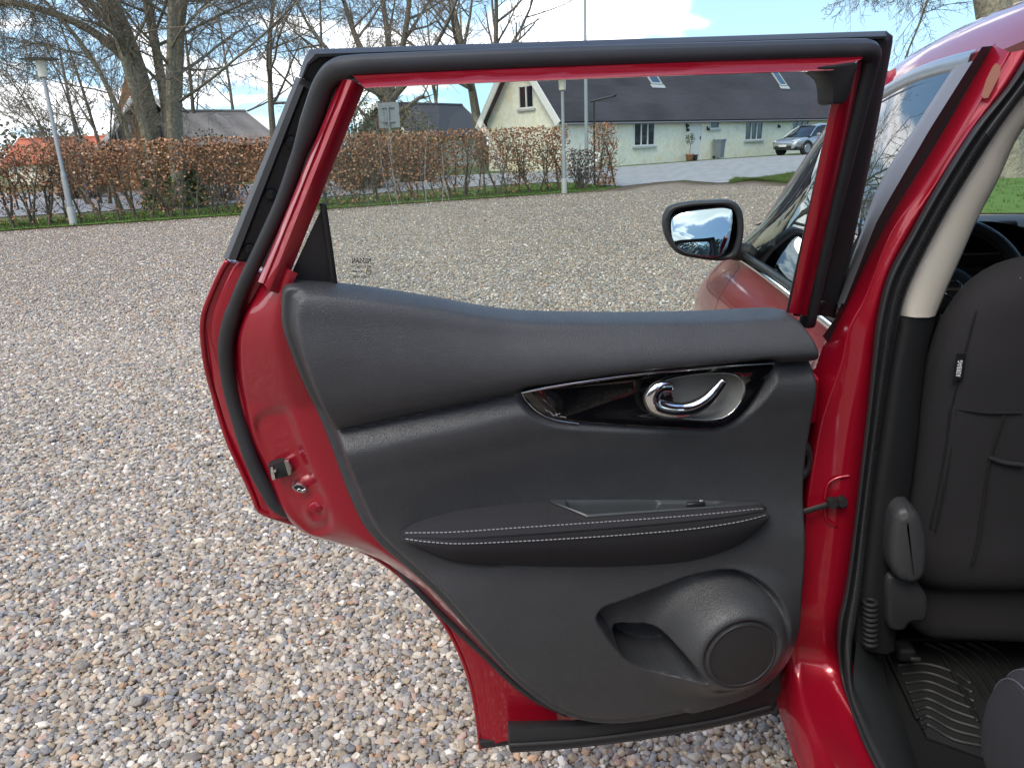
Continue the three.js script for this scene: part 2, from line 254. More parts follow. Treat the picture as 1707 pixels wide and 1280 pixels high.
// ---------- trees, hedge ----------
const barkTex = tex(256, 0.8, (x, y) => { const v = 0.55 + 0.14 * tileN(x, y, 6, 3) + 0.12 * tileN(x, y, 24, 5) + 0.08 * tileN(x, y, 70, 2); return [v, v * 0.97, v * 0.88]; }, true);
const bark = M(lin(0.95, 0.92, 0.84), 0.95, { map: barkTex, bumpMap: barkTex, bumpScale: 0.02 });
const barkDark = M(lin(0.42, 0.38, 0.33), 0.95, { map: barkTex });
const twigMat = M(lin(0.21, 0.175, 0.135), 0.95), twigPale = M(lin(0.30, 0.25, 0.19), 0.95);
class TB { // tapered tubes into raw arrays
  constructor() { this.p = []; this.i = []; this.uv = []; }
  limb(path, rad, sides) {
    let nrm = V(0.3, 0.1, 0.95); const n = path.length, b0 = this.p.length / 3; let len = 0;
    for (let i = 0; i < n; i++) {
      const t = path[Math.min(i + 1, n - 1)].clone().sub(path[Math.max(i - 1, 0)]).normalize(); nrm.addScaledVector(t, -nrm.dot(t)); if (nrm.lengthSq() < 1e-4) nrm.set(t.y, -t.x, 0.1); nrm.normalize(); const bi = t.clone().cross(nrm); if (i) len += path[i].distanceTo(path[i - 1]);
      for (let k = 0; k <= sides; k++) { const a = k / sides * 6.2832, r = rad[i]; this.p.push(path[i].x + (nrm.x * Math.cos(a) + bi.x * Math.sin(a)) * r, path[i].y + (nrm.y * Math.cos(a) + bi.y * Math.sin(a)) * r, path[i].z + (nrm.z * Math.cos(a) + bi.z * Math.sin(a)) * r); this.uv.push(k / sides * Math.max(0.1, r * 6.28), len); }
    }
    const m = sides + 1; for (let i = 0; i < n - 1; i++) for (let k = 0; k < sides; k++) { const a = b0 + i * m + k; this.i.push(a, a + 1, a + m + 1, a, a + m + 1, a + m); }
  }
  geo() { return fromArrays(this.p, this.i, this.uv); }
}
function growLimb(r, p, d, len, n, wob, lift) { const path = [p.clone()], dir = d.clone().normalize(); for (let i = 1; i <= n; i++) { dir.x += (r() - 0.5) * wob; dir.y += (r() - 0.5) * wob + lift; dir.z += (r() - 0.5) * wob; dir.normalize(); path.push(path[i - 1].clone().addScaledVector(dir, len / n)); } return path; }
function branchOut(r, tw, th, path, rads, lvl, o) { // recursive crown
  const n = path.length; const cnt = o.count[lvl]; if (!cnt) return;
  const L = path.reduce((s, q, i) => i ? s + q.distanceTo(path[i - 1]) : 0, 0);
  for (let c = 0; c < cnt; c++) {
    const t = (o.from[lvl] + (1 - o.from[lvl]) * (c + r()) / cnt) * (n - 1), k = Math.min(n - 2, Math.floor(t)), f = t - k;
    const p = path[k].clone().lerp(path[k + 1], f), td = path[k + 1].clone().sub(path[k]).normalize(), rr = mix(rads[k], rads[k + 1], f);
    const side = V(r() - 0.5, (r() - 0.5) * 0.7, r() - 0.5).normalize(); const d = td.clone().multiplyScalar(o.fwd[lvl]).add(side.multiplyScalar(1)).normalize();
    const len = L * o.len[lvl] * (0.55 + 0.7 * r()) * (1 - 0.35 * t / (n - 1)); const m = o.seg[lvl];
    const q = growLimb(r, p, d, len, m, o.wob, o.lift[lvl]); const r0 = Math.max(o.min, rr * (lvl ? 0.62 : o.thin || 0.62) * (0.7 + 0.4 * r())), rs = q.map((_, i) => mix(r0, Math.max(o.min * 0.6, r0 * 0.3), i / m));
    ((r0 > 0.035) ? th : tw).limb(q, rs, r0 > 0.06 ? 7 : r0 > 0.02 ? 5 : 3);
    branchOut(r, tw, th, q, rs, lvl + 1, o);
  }
}
function tree(name, label, base, seed, o) {
  const r = rng(seed), root = thing(name, label, 'tree', base, o.group), trunk = new TB(), th = new TB(), tw = new TB();
  for (const s of o.stems) { const m = s.n || 8; const p0 = s.at ? base.clone().add(V(s.at[0], -0.1, s.at[1])) : base, d = V(...(s.dir || [0, 1, 0])); const q = s.path ? smooth(s.path.map(a => V(base.x + a[0], base.y + a[1], base.z + a[2])), 4) : growLimb(r, p0, d, s.len, m, o.stemWob ?? 0.12, 0.02); const rs = q.map((_, i) => { const t = i / (q.length - 1); return mix(s.r, s.r * (s.end ?? 0.25), Math.pow(t, 0.8)) * (1 + 0.35 * Math.pow(1 - t, 12)); }); trunk.limb(q, rs, 10); branchOut(r, tw, th, q, rs, 0, o); }
  part('trunk', trunk.geo(), o.bark || bark, root);
  if (th.p.length) part('limbs', th.geo(), o.bark || bark, root);
  if (tw.p.length) part('twigs', tw.geo(), o.twig || twigMat, root).userData.kind = 'stuff';
  return root;
}
const leafShape = (() => { const s = [0, 0, 0, 0.34, 0.10, 0.28, 0.42, -0.02, 0.62, 0, 0.16, 1, -0.42, -0.02, 0.62, -0.34, 0.10, 0.28]; return { p: s, i: [0, 1, 2, 0, 2, 3, 0, 3, 4, 0, 4, 5] }; })();
function leaves(list) { const p = [], idx = [], q = new THREE.Quaternion(), e = new THREE.Euler(), v = V(0, 0, 0), col = []; for (const [c, s, a, b, g, k] of list) { q.setFromEuler(e.set(a, b, g)); const n0 = p.length / 3; for (let i = 0; i < leafShape.p.length; i += 3) { v.set(leafShape.p[i] * s, leafShape.p[i + 1] * s, leafShape.p[i + 2] * s).applyQuaternion(q); p.push(c.x + v.x, c.y + v.y, c.z + v.z); col.push(k[0], k[1], k[2]); } for (const i of leafShape.i) idx.push(n0 + i); } const g = fromArrays(p, idx); g.setAttribute('color', new THREE.Float32BufferAttribute(col, 3)); return g; }
const leafMat = M(lin(1, 1, 1), 0.75, { vertexColors: true, side: THREE.DoubleSide });
const beechO = { count: [11, 8, 7, 4], thin: 0.42, from: [0.42, 0.25, 0.12, 0.1], fwd: [0.75, 0.8, 0.9, 1.0], len: [0.62, 0.55, 0.55, 0.6], seg: [7, 5, 4, 3], lift: [0.0, -0.02, -0.05, -0.03], wob: 0.3, min: 0.0065 };
{ // big grey beech beyond the hedge
  const b = atDist(257, 27.5);
  tree('beech_tree', 'huge bare many-stemmed beech with thick grey trunks behind the beech hedge', b, 401, { ...beechO, stemWob: 0.07, stems: [
    { path: [[0.05, -0.1, 0], [0, 1.2, 0], [0, 2.4, 0], [-0.08, 4.2, 0.1], [-0.5, 6.0, 0.2], [-1.1, 7.2, 0.3], [-2.2, 9, 0.5], [-3.2, 10.6, 0.6]], r: 0.40, end: 0.35 },
    { path: [[0.7, -0.1, 0], [0.75, 1.4, 0], [0.86, 2.9, -0.1], [1.2, 4.9, -0.3], [1.43, 7, -0.4], [1.5, 10, -0.5]], r: 0.26, end: 0.4 },
    { path: [[0.75, 0, 0.3], [0.9, 1.8, 0.4], [1.15, 3.4, 0.5], [1.65, 5.6, 0.6], [2.0, 7.1, 0.7], [2.2, 9.8, 0.6]], r: 0.21, end: 0.4 },
    { path: [[0.3, 0, -0.4], [0.3, 2, -0.5], [0.25, 4.2, -0.6], [0.1, 7, -0.8], [-0.1, 10, -1]], r: 0.22, end: 0.35 },
    { path: [[0.1, 1.2, 0.3], [0.1, 2.6, 0.5], [0.0, 4.6, 0.8], [-0.3, 7, 1.0], [-0.6, 9.6, 1.1]], r: 0.2, end: 0.35 },
    { path: [[0.45, 1.8, -0.1], [0.6, 3.4, -0.1], [0.5, 5.4, 0], [0.65, 8, 0.1]], r: 0.14, end: 0.35 },
    { path: [[-0.3, 0.3, 0.1], [-0.45, 1.6, 0.3], [-0.6, 3.0, 0.6], [-1.1, 4.6, 0.8], [-2.2, 6.4, 1.2]], r: 0.12, end: 0.35 },
    { path: [[-0.1, 4.2, 0.1], [-1.0, 5.2, 0.6], [-2.6, 5.9, 1.2], [-4.4, 5.9, 1.8], [-6.4, 5.0, 2.2], [-7.6, 3.6, 2.4]], r: 0.15, end: 0.22 },
    { path: [[-0.3, 5.2, 0.2], [-1.6, 6.4, 0.3], [-3.6, 7.2, 0.2], [-6, 7.0, 0], [-8.4, 5.6, -0.2]], r: 0.15, end: 0.22 },
    { path: [[-0.6, 6.2, 0.2], [-2.2, 7.4, -0.3], [-4.2, 7.8, -0.6], [-6.4, 7.2, -0.8]], r: 0.12, end: 0.22 },
    { path: [[1.2, 5.0, -0.3], [2.2, 6.6, 0.1], [4.2, 7.2, 0.6], [6.6, 6.6, 1.0], [8.4, 5.6, 1.2]], r: 0.12, end: 0.25 },
    { path: [[1.65, 5.6, 0.6], [2.9, 6.6, 0.2], [4.6, 6.8, -0.2], [6.4, 6.2, -0.4]], r: 0.09, end: 0.25 },
  ] });
  const r = rng(8), L = []; for (let i = 0; i < 1500; i++) { const a = r() * 6.28, h = 0.1 + 1.9 * Math.pow(r(), 1.3), rr = (0.65 + 0.35 * r()) * (1.15 - 0.35 * h); L.push([V(b.x + 0.4 + Math.cos(a) * rr * 1.0, b.y + h, b.z + Math.sin(a) * rr * 0.8), 0.10 + 0.06 * r(), r() * 3, r() * 6, r() * 3, [0.05 + 0.04 * r(), 0.075 + 0.045 * r(), 0.02]]); }
  const iv = thing('ivy', 'dark green ivy climbing the foot of the huge grey beech', 'ivy', b.clone().add(V(0.25, 0, 0))); part('leaves', leaves(L), leafMat, iv).userData.kind = 'stuff';
}
const roundO = { count: [13, 6, 4, 3], from: [0.30, 0.2, 0.15, 0.1], fwd: [0.85, 0.9, 1.0, 1.0], len: [0.60, 0.55, 0.55, 0.6], seg: [6, 5, 4, 3], lift: [0.07, 0.05, 0.03, 0.02], wob: 0.3, min: 0.008, bark: barkDark, twig: twigPale };
const bare = (px, dist, seed, h, r0, label, extra = {}) => tree('bare_tree', label, atDist(px, dist), seed, { ...roundO, group: 'bare trees beyond the hedge', ...extra, stems: extra.stems || [{ at: [0, 0], dir: [0.03, 1, 0], len: h, r: r0, end: 0.18, n: 9 }] });
bare(457, 38, 21, 9.5, 0.2, 'slim bare tree standing at the end of the long grey roof', { count: [13, 6, 4, 3] });
bare(655, 36, 22, 10.5, 0.36, 'bare round tree with a stout trunk behind the blank square sign', { stems: [{ at: [0, 0], dir: [0, 1, 0], len: 4.2, r: 0.38, end: 0.7, n: 5 }, { at: [0, 0], path: [[0, 3.4, 0], [-0.9, 5, 0.1], [-1.6, 7.4, 0.1], [-1.9, 10, 0]], r: 0.2 }, { at: [0, 0], path: [[0, 3.6, 0], [0.8, 5.2, 0.2], [1.4, 7.6, 0.3], [1.6, 10.4, 0.4]], r: 0.2 }, { at: [0, 0], path: [[0, 3.5, 0], [0.1, 5.6, -0.3], [-0.1, 8, -0.5], [0, 10.6, -0.6]], r: 0.2 }, { at: [0, 0], path: [[0, 3.2, 0], [1.6, 4.6, 0], [3.0, 6.4, 0.2], [3.8, 8.4, 0.2]], r: 0.15 }, { at: [0, 0], path: [[0, 3.2, 0], [-1.7, 4.6, 0], [-3.2, 6.2, -0.2], [-4.0, 8.0, -0.2]], r: 0.15 }], count: [8, 6, 4, 3] });
bare(812, 47, 23, 12.5, 0.3, 'bare twin-trunked tree rising behind the white gable', { stems: [{ at: [-0.2, 0], dir: [-0.05, 1, 0], len: 12.5, r: 0.36, end: 0.15, n: 9 }, { at: [0.5, 0], dir: [0.12, 1, 0], len: 12, r: 0.30, end: 0.15, n: 9 }], count: [13, 6, 4, 3] });
bare(150, 33, 24, 6, 0.08, 'thin bare sapling in front of the red tiled roof', { count: [16, 7, 5, 0], stems: [{ at: [0, 0], dir: [-0.1, 1, 0], len: 6, r: 0.07, end: 0.2 }, { at: [0.5, 0.2], dir: [0.28, 1, 0.1], len: 5, r: 0.06, end: 0.2 }, { at: [-0.4, 0.1], dir: [-0.4, 1, 0.1], len: 4.6, r: 0.05, end: 0.2 }] });
bare(185, 25, 25, 6.5, 0.07, 'crooked bare sapling before the brick gable', { count: [15, 6, 5, 0], stems: [{ at: [0, 0], dir: [-0.22, 1, 0], len: 6.3, r: 0.07, end: 0.2 }, { at: [-0.6, 0.1], dir: [-0.55, 1, 0.1], len: 4.6, r: 0.05, end: 0.2 }, { at: [0.4, 0.1], dir: [0.1, 1, 0.1], len: 3.8, r: 0.04, end: 0.2 }] });
bare(330, 44, 26, 9, 0.16, 'bare tree standing behind the long grey roof', { count: [13, 6, 4, 3] });
bare(395, 52, 27, 10, 0.16, 'broad bare tree far behind the long grey roof', { count: [13, 6, 4, 3] });
bare(545, 44, 28, 9.5, 0.18, 'bare tree with a low twiggy crown above the thicket', { count: [13, 6, 4, 3], from: [0.12, 0.2, 0.15, 0.1] });
bare(735, 58, 29, 11, 0.2, 'bare tree far behind the dark roofed outbuilding', { count: [13, 6, 4, 3] });
{ // limb-heavy tree beyond the car's bonnet
  const b = atDist(1676, 27); tree('roadside_tree', 'old tree with a thick leaning trunk rising above the red car roof', b, 61, { ...beechO, twig: twigMat, count: [9, 8, 7, 4], thin: 0.16, from: [0.5, 0.2, 0.12, 0.1], stems: [{ path: [[0, -0.1, 0], [-0.15, 1.6, 0], [-0.5, 3.4, 0], [-1.1, 5.4, 0], [-1.7, 7.0, 0.1], [-2.1, 9.2, 0.2]], r: 0.62, end: 0.5 }, { path: [[-0.9, 5.0, 0], [-1.9, 6.2, 0.3], [-2.9, 6.3, 0.6], [-3.6, 5.6, 0.8]], r: 0.07, end: 0.25 }, { path: [[-1.2, 5.6, 0], [-2.6, 7.0, 0.1], [-4.0, 7.0, 0.3], [-4.8, 6.2, 0.4]], r: 0.08, end: 0.25 }, { path: [[-0.6, 4.2, 0], [1.0, 6.0, 0.2], [2.6, 6.6, 0.4], [4, 6.1, 0.4]], r: 0.2, end: 0.25 }] });
}
{ const r = rng(91); const th = (name, px, dist, w, h, n, label, colf) => { const b = atDist(px, dist), L = [], tw = new TB(); for (let i = 0; i < n; i++) { const a = r() * 6.28, rr = Math.sqrt(r()) * w, y = h * (0.12 + 0.88 * Math.pow(r(), 0.8)) * (1 - 0.45 * (rr / w) ** 2); const p = V(b.x + Math.cos(a) * rr, b.y + y, b.z + Math.sin(a) * rr * 0.6); L.push([p, 0.07 + 0.05 * r(), r() * 3, r() * 6, r() * 3, colf(r)]); if (i % 8 === 0) tw.limb([V(b.x + (p.x - b.x) * 0.5, b.y, b.z + (p.z - b.z) * 0.5), V(b.x + (p.x - b.x) * 0.85, b.y + y * 0.6, p.z), p.clone().add(V((r() - 0.5) * 0.4, 0.25 * r(), 0))], [0.02, 0.013, 0.006], 3); } const g = thing(name, label, 'shrub', b); part('stems', tw.geo(), twigMat, g); part('leaves', leaves(L), leafMat, g).userData.kind = 'stuff'; };
  th('evergreen_shrub', 598, 31, 1.5, 3.4, 2200, 'dark evergreen thicket beside the blank square sign', q => [0.05 + 0.03 * q(), 0.07 + 0.04 * q(), 0.03]);
  th('evergreen_shrub', 690, 33, 1.4, 2.9, 1500, 'loose olive shrub before the outbuilding gable', q => [0.10 + 0.05 * q(), 0.09 + 0.04 * q(), 0.04]);
  th('evergreen_shrub', 118, 37, 1.5, 2.6, 1400, 'olive shrub growing at the red tiled roof', q => [0.11 + 0.05 * q(), 0.10 + 0.04 * q(), 0.045]);
  th('evergreen_shrub', 345, 30, 1.5, 2.6, 900, 'low green shrub below the long grey roof', q => [0.09 + 0.05 * q(), 0.10 + 0.04 * q(), 0.035]);
  for (const [px, w, h, lb] of [[20, 9, 7, 'low hazy copse rising just over the red tiled roof'], [95, 8, 6.5, 'hazy copse on the horizon behind the slim dark street light']]) { const b = atDist(px, 120); const L = []; for (let i = 0; i < 1500; i++) { const a = r() * 6.28, q = Math.sqrt(r()) * w; L.push([V(b.x + Math.cos(a) * q, b.y + h * r() * (1 - 0.5 * (q / w) ** 2) * (0.85 + 0.3 * r()), b.z + Math.sin(a) * q), 0.3 + 0.25 * r(), r() * 3, r() * 6, r() * 3, [0.12 + 0.05 * r(), 0.12 + 0.04 * r(), 0.09]]); } const g = thing('distant_copse', lb, 'trees', b, 'copses on the horizon'); part('crown', leaves(L), leafMat, g).userData.kind = 'stuff'; }
  // evergreen screen on the other side of the yard, behind the viewer: it shows in the wing mirror and shades the lower trim
  for (const [x, z, h, lb] of [[-15, 9, 5.2, 'broad evergreen at the far end of the screen behind the yard'], [-9.5, 11.5, 5.8, 'tall evergreen behind the yard, second of the screen'], [-3.6, 12.6, 5.4, 'dense evergreen behind the yard opposite the open car door'], [2.6, 12.8, 6.0, 'tall dense evergreen behind the tail of the red car'], [8.8, 12, 5.5, 'broad evergreen at the lawn end of the screen']]) { const b = V(x, 0, z), L = [], tw = new TB(); for (let i = 0; i < 2600; i++) { const a = r() * 6.28, q = Math.sqrt(r()) * 3.6, y = h * Math.pow(r(), 0.85) * (1 - 0.35 * (q / 3.6) ** 2); L.push([V(x + Math.cos(a) * q, 0.05 + y, z + Math.sin(a) * q * 0.55), 0.24 + 0.16 * r(), r() * 3, r() * 6, r() * 3, [0.045 + 0.03 * r(), 0.065 + 0.035 * r(), 0.028]]); } for (let i = 0; i < 9; i++) { const w = growLimb(r, V(x + (r() - 0.5) * 2.4, 0, z + (r() - 0.5)), V((r() - 0.5) * 0.5, 1, (r() - 0.5) * 0.3), h * 0.8, 6, 0.2, 0.05); tw.limb(w, w.map((_, k) => 0.09 - 0.012 * k), 6); } const g = thing('evergreen_tree', lb, 'tree', b, 'evergreen screen behind the yard'); part('trunk', tw.geo(), barkDark, g); part('leaves', leaves(L), leafMat, g).userData.kind = 'stuff'; }
  // woodland edge seen through the windscreen
  for (const [px, d] of [[1655, 38], [1735, 36], [1830, 40], [1560, 44]]) { const b = atDist(px, d); const L = []; for (let i = 0; i < 1500; i++) { const a = r() * 6.28, q = Math.sqrt(r()) * 3.4; L.push([V(b.x + Math.cos(a) * q, b.y + 3.4 * Math.pow(r(), 0.9) * (1 - 0.4 * (q / 3.4) ** 2), b.z + Math.sin(a) * q * 0.6), 0.13 + 0.1 * r(), r() * 3, r() * 6, r() * 3, [0.07 + 0.06 * r(), 0.09 + 0.05 * r(), 0.035 + 0.02 * r()]]); } const g = thing('shrubbery', 'grey green shrubbery at the far side of the lawn', 'shrub', b, 'shrubbery beyond the lawn'); part('leaves', leaves(L), leafMat, g).userData.kind = 'stuff'; }
}
{ // beech hedge: one thing with its stems
  const r = rng(303), L = hedgeB.distanceTo(hedgeA), mk = (name, label, t0, t1, dens, o = {}) => {
    const A = hedgeA.clone().addScaledVector(hedgeDir, t0 * L), len = (t1 - t0) * L, mid = A.clone().addScaledVector(hedgeDir, len / 2); mid.y = terrain(mid.x, mid.z);
    const g = thing(name, label, 'hedge', mid), Lf = [], tw = new TB(); let s = 0.15;
    while (s < len) {
      const p = A.clone().addScaledVector(hedgeDir, s).addScaledVector(hedgeN, (r() - 0.5) * 0.2); p.y = terrain(p.x, p.z);
      const st = new TB(), nst = 1 + Math.floor(r() * 2.4); for (let k = 0; k < nst; k++) { const q = growLimb(r, p.clone().add(V((r() - 0.5) * 0.12, -0.05, (r() - 0.5) * 0.1)), V((r() - 0.5) * 0.7, 1, (r() - 0.5) * 0.4), 1.55 + 0.3 * r(), 5, 0.35, 0.06), r0 = 0.022 + 0.02 * r(); st.limb(q, q.map((_, i) => r0 * (1 - 0.13 * i)), 6); for (let m = 0; m < 16; m++) { const kk = 1 + Math.floor(r() * 4), d = V(r() - 0.5, 0.15 + 0.5 * r(), (r() - 0.5)).normalize(); const w = growLimb(r, q[kk], d, 0.45 + 0.35 * r(), 3, 0.5, 0.03); tw.limb(w, [0.009, 0.007, 0.005, 0.004], 3); } }
      part('stem', st.geo(), barkDark, g); s += 0.26 + 0.2 * r();
    }
    const H = o.h || 1.98, total = Math.floor(len * dens);
    for (let i = 0; i < total; i++) {
      const t = r() * len, x = (r() - 0.5) * 0.66; const patch = fbm2((t + t0 * L) * 0.55, 7.7, 3) ; const full = (o.bare && t / len < o.bare ? -0.08 : (o.full ?? 0)) + patch * 0.9; const low = clamp(0.92 - full * 1.0, 0.12, 1.15); let y;
      if (r() < 0.90) y = low + (H - low) * Math.pow(r(), 0.85); else y = 0.1 + r() * low;
      if (r() < 0.35 * clamp(-patch * 2)) continue;
      y += 0.04 * n2((t + t0 * L) * 3.1, 2) * (y / H); const p = A.clone().addScaledVector(hedgeDir, t).addScaledVector(hedgeN, x); p.y = terrain(p.x, p.z) + y;
      const k = r(), dead = 0.75 + 0.6 * r(); Lf.push([p, 0.045 + 0.035 * r(), r() * 3.1, r() * 6.28, r() * 3.1, k < 0.66 ? [0.32 * dead, 0.160 * dead, 0.082 * dead] : k < 0.86 ? [0.20 * dead, 0.095 * dead, 0.055 * dead] : [0.44 * dead, 0.27 * dead, 0.155 * dead]]);
    }
    part('twigs', tw.geo(), twigMat, g).userData.kind = 'stuff'; part('leaves', leaves(Lf), leafMat, g).userData.kind = 'stuff'; return g;
  };
  mk('beech_hedge', 'long clipped beech hedge with dry copper leaves beside the two lamp posts', 0, 0.925, 1250, { full: 0.30, bare: 0.56 });
  mk('beech_hedge', 'short end piece of copper beech hedge past the dark shrub', 0.962, 0.992, 1700, { full: 0.75, h: 2.0 });
  { // dark twiggy shrub in the gap
    const p = hedgeA.clone().addScaledVector(hedgeDir, 0.945 * L), tw = new TB(), Lf = []; for (let i = 0; i < 46; i++) { const q = growLimb(r, p.clone().add(V((r() - 0.5) * 0.3, 0, (r() - 0.5) * 0.3)), V((r() - 0.5) * 1.1, 1, (r() - 0.5) * 0.7), 0.9 + 0.6 * r(), 5, 0.4, 0); tw.limb(q, [0.014, 0.011, 0.009, 0.007, 0.005, 0.004], 3); }
    for (let i = 0; i < 700; i++) Lf.push([p.clone().add(V((r() - 0.5) * 0.8, 0.35 + 0.9 * r(), (r() - 0.5) * 0.7)), 0.04 + 0.03 * r(), r() * 3, r() * 6, r() * 3, [0.07 + 0.03 * r(), 0.045 + 0.02 * r(), 0.05]]);
    const W = []; for (let i = 0; i < 16; i++) W.push([p.clone().add(V(0.1 + (r()) * 0.55, 0.7 + 0.5 * r(), 0.35 * r())), 0.09, r() * 3, r() * 6, r() * 3, [0.75, 0.74, 0.7]]);
    const g = thing('flowering_shrub', 'dark twiggy shrub with white blossoms in the hedge gap', 'shrub', p); part('stems', tw.geo(), twigMat, g); part('leaves', leaves(Lf), leafMat, g).userData.kind = 'stuff'; part('blossom', leaves(W), leafMat, g).userData.kind = 'stuff';
  }
}

// ---------- buildings ----------
const plasterTex = tex(512, 4, (x, y) => { const v = 0.90 + 0.04 * tileN(x, y, 3, 1) + 0.04 * tileN(x, y, 14, 5) + 0.03 * tileN(x, y, 90, 7), s = clamp(tileN(x, y, 5, 12) - 0.25) * 0.10; return [v, v * 0.985 - s * 0.4, v * 0.90 - s]; }, true);
const plaster = M(lin(1, 1, 1), 0.9, { map: plasterTex, bumpMap: plasterTex, bumpScale: 0.01 });
const slateTex = tex(512, 3, (x, y) => { const row = Math.floor(y * 12), v = 0.235 + 0.03 * tileN(x, y, 8, 3) + 0.05 * tileN(x, Math.floor(y * 12) / 12, 40, row) + 0.03 * tileN(x, y, 120, 6); return [v, v * 0.92, v * 0.98]; }, true);
const slate = M(lin(1, 1, 1), 0.8, { map: slateTex, bumpMap: slateTex, bumpScale: 0.02 });
const whitePaint = M(lin(0.72, 0.71, 0.67), 0.6), greyPaint = M(lin(0.42, 0.42, 0.41), 0.6), darkPaint = M(lin(0.03, 0.03, 0.035), 0.6);
const housePane = P(lin(0.02, 0.025, 0.03), 0.06, { specularIntensity: 1 });
const blackIron = M(lin(0.02, 0.02, 0.022), 0.5);
// frame of a wall: origin, along, up, outward normal
function wallFrame(o, along) { const a = along.clone().setY(0).normalize(), up = V(0, 1, 0), n = V(-a.z, 0, a.x); if (n.dot(camera.position.clone().sub(o)) < 0) n.negate(); return { o, a, up, n, at: (s, h, d = 0) => o.clone().addScaledVector(a, s).addScaledVector(up, h).addScaledVector(n, d), px: (x, y) => { const p = hitPlane(x, y, o, n).sub(o); return [p.dot(a), p.y]; } }; }
const inWall = (F, g) => mapGeo(g, (x, y, z) => F.at(x, y, z), 25);
function houseWindow(F, root, s0, s1, h0, h1, lights, o = {}) { // window with frame, mullions, panes, sill
  const fw = o.fw || 0.07, fr = [[s0, s0 + fw, h0, h1], [s1 - fw, s1, h0, h1], [s0 + fw, s1 - fw, h1 - fw, h1], [s0 + fw, s1 - fw, h0, h0 + fw]].map(b => box(b[0], b[1], b[2], b[3], -0.06, 0.03));
  for (let i = 1; i < lights; i++) { const c = mix(s0 + fw, s1 - fw, i / lights); fr.push(box(c - fw * 0.5, c + fw * 0.5, h0 + fw, h1 - fw, -0.06, 0.028)); }
  const w = part('window', inWall(F, merge(fr)), o.mat || whitePaint, root);
  for (let i = 0; i < lights; i++) { const a = mix(s0 + fw, s1 - fw, i / lights) + (i ? fw * 0.5 : 0), b = mix(s0 + fw, s1 - fw, (i + 1) / lights) - (i < lights - 1 ? fw * 0.5 : 0); part('pane', inWall(F, box(a, b, h0 + fw, h1 - fw, -0.06, -0.012)), housePane, w); }
  if (o.sill !== 0) part('sill', inWall(F, box(s0 - 0.08, s1 + 0.08, h0 - 0.09, h0 - 0.002, -0.04, 0.09)), o.sillMat || greyPaint, w);
  return w;
}
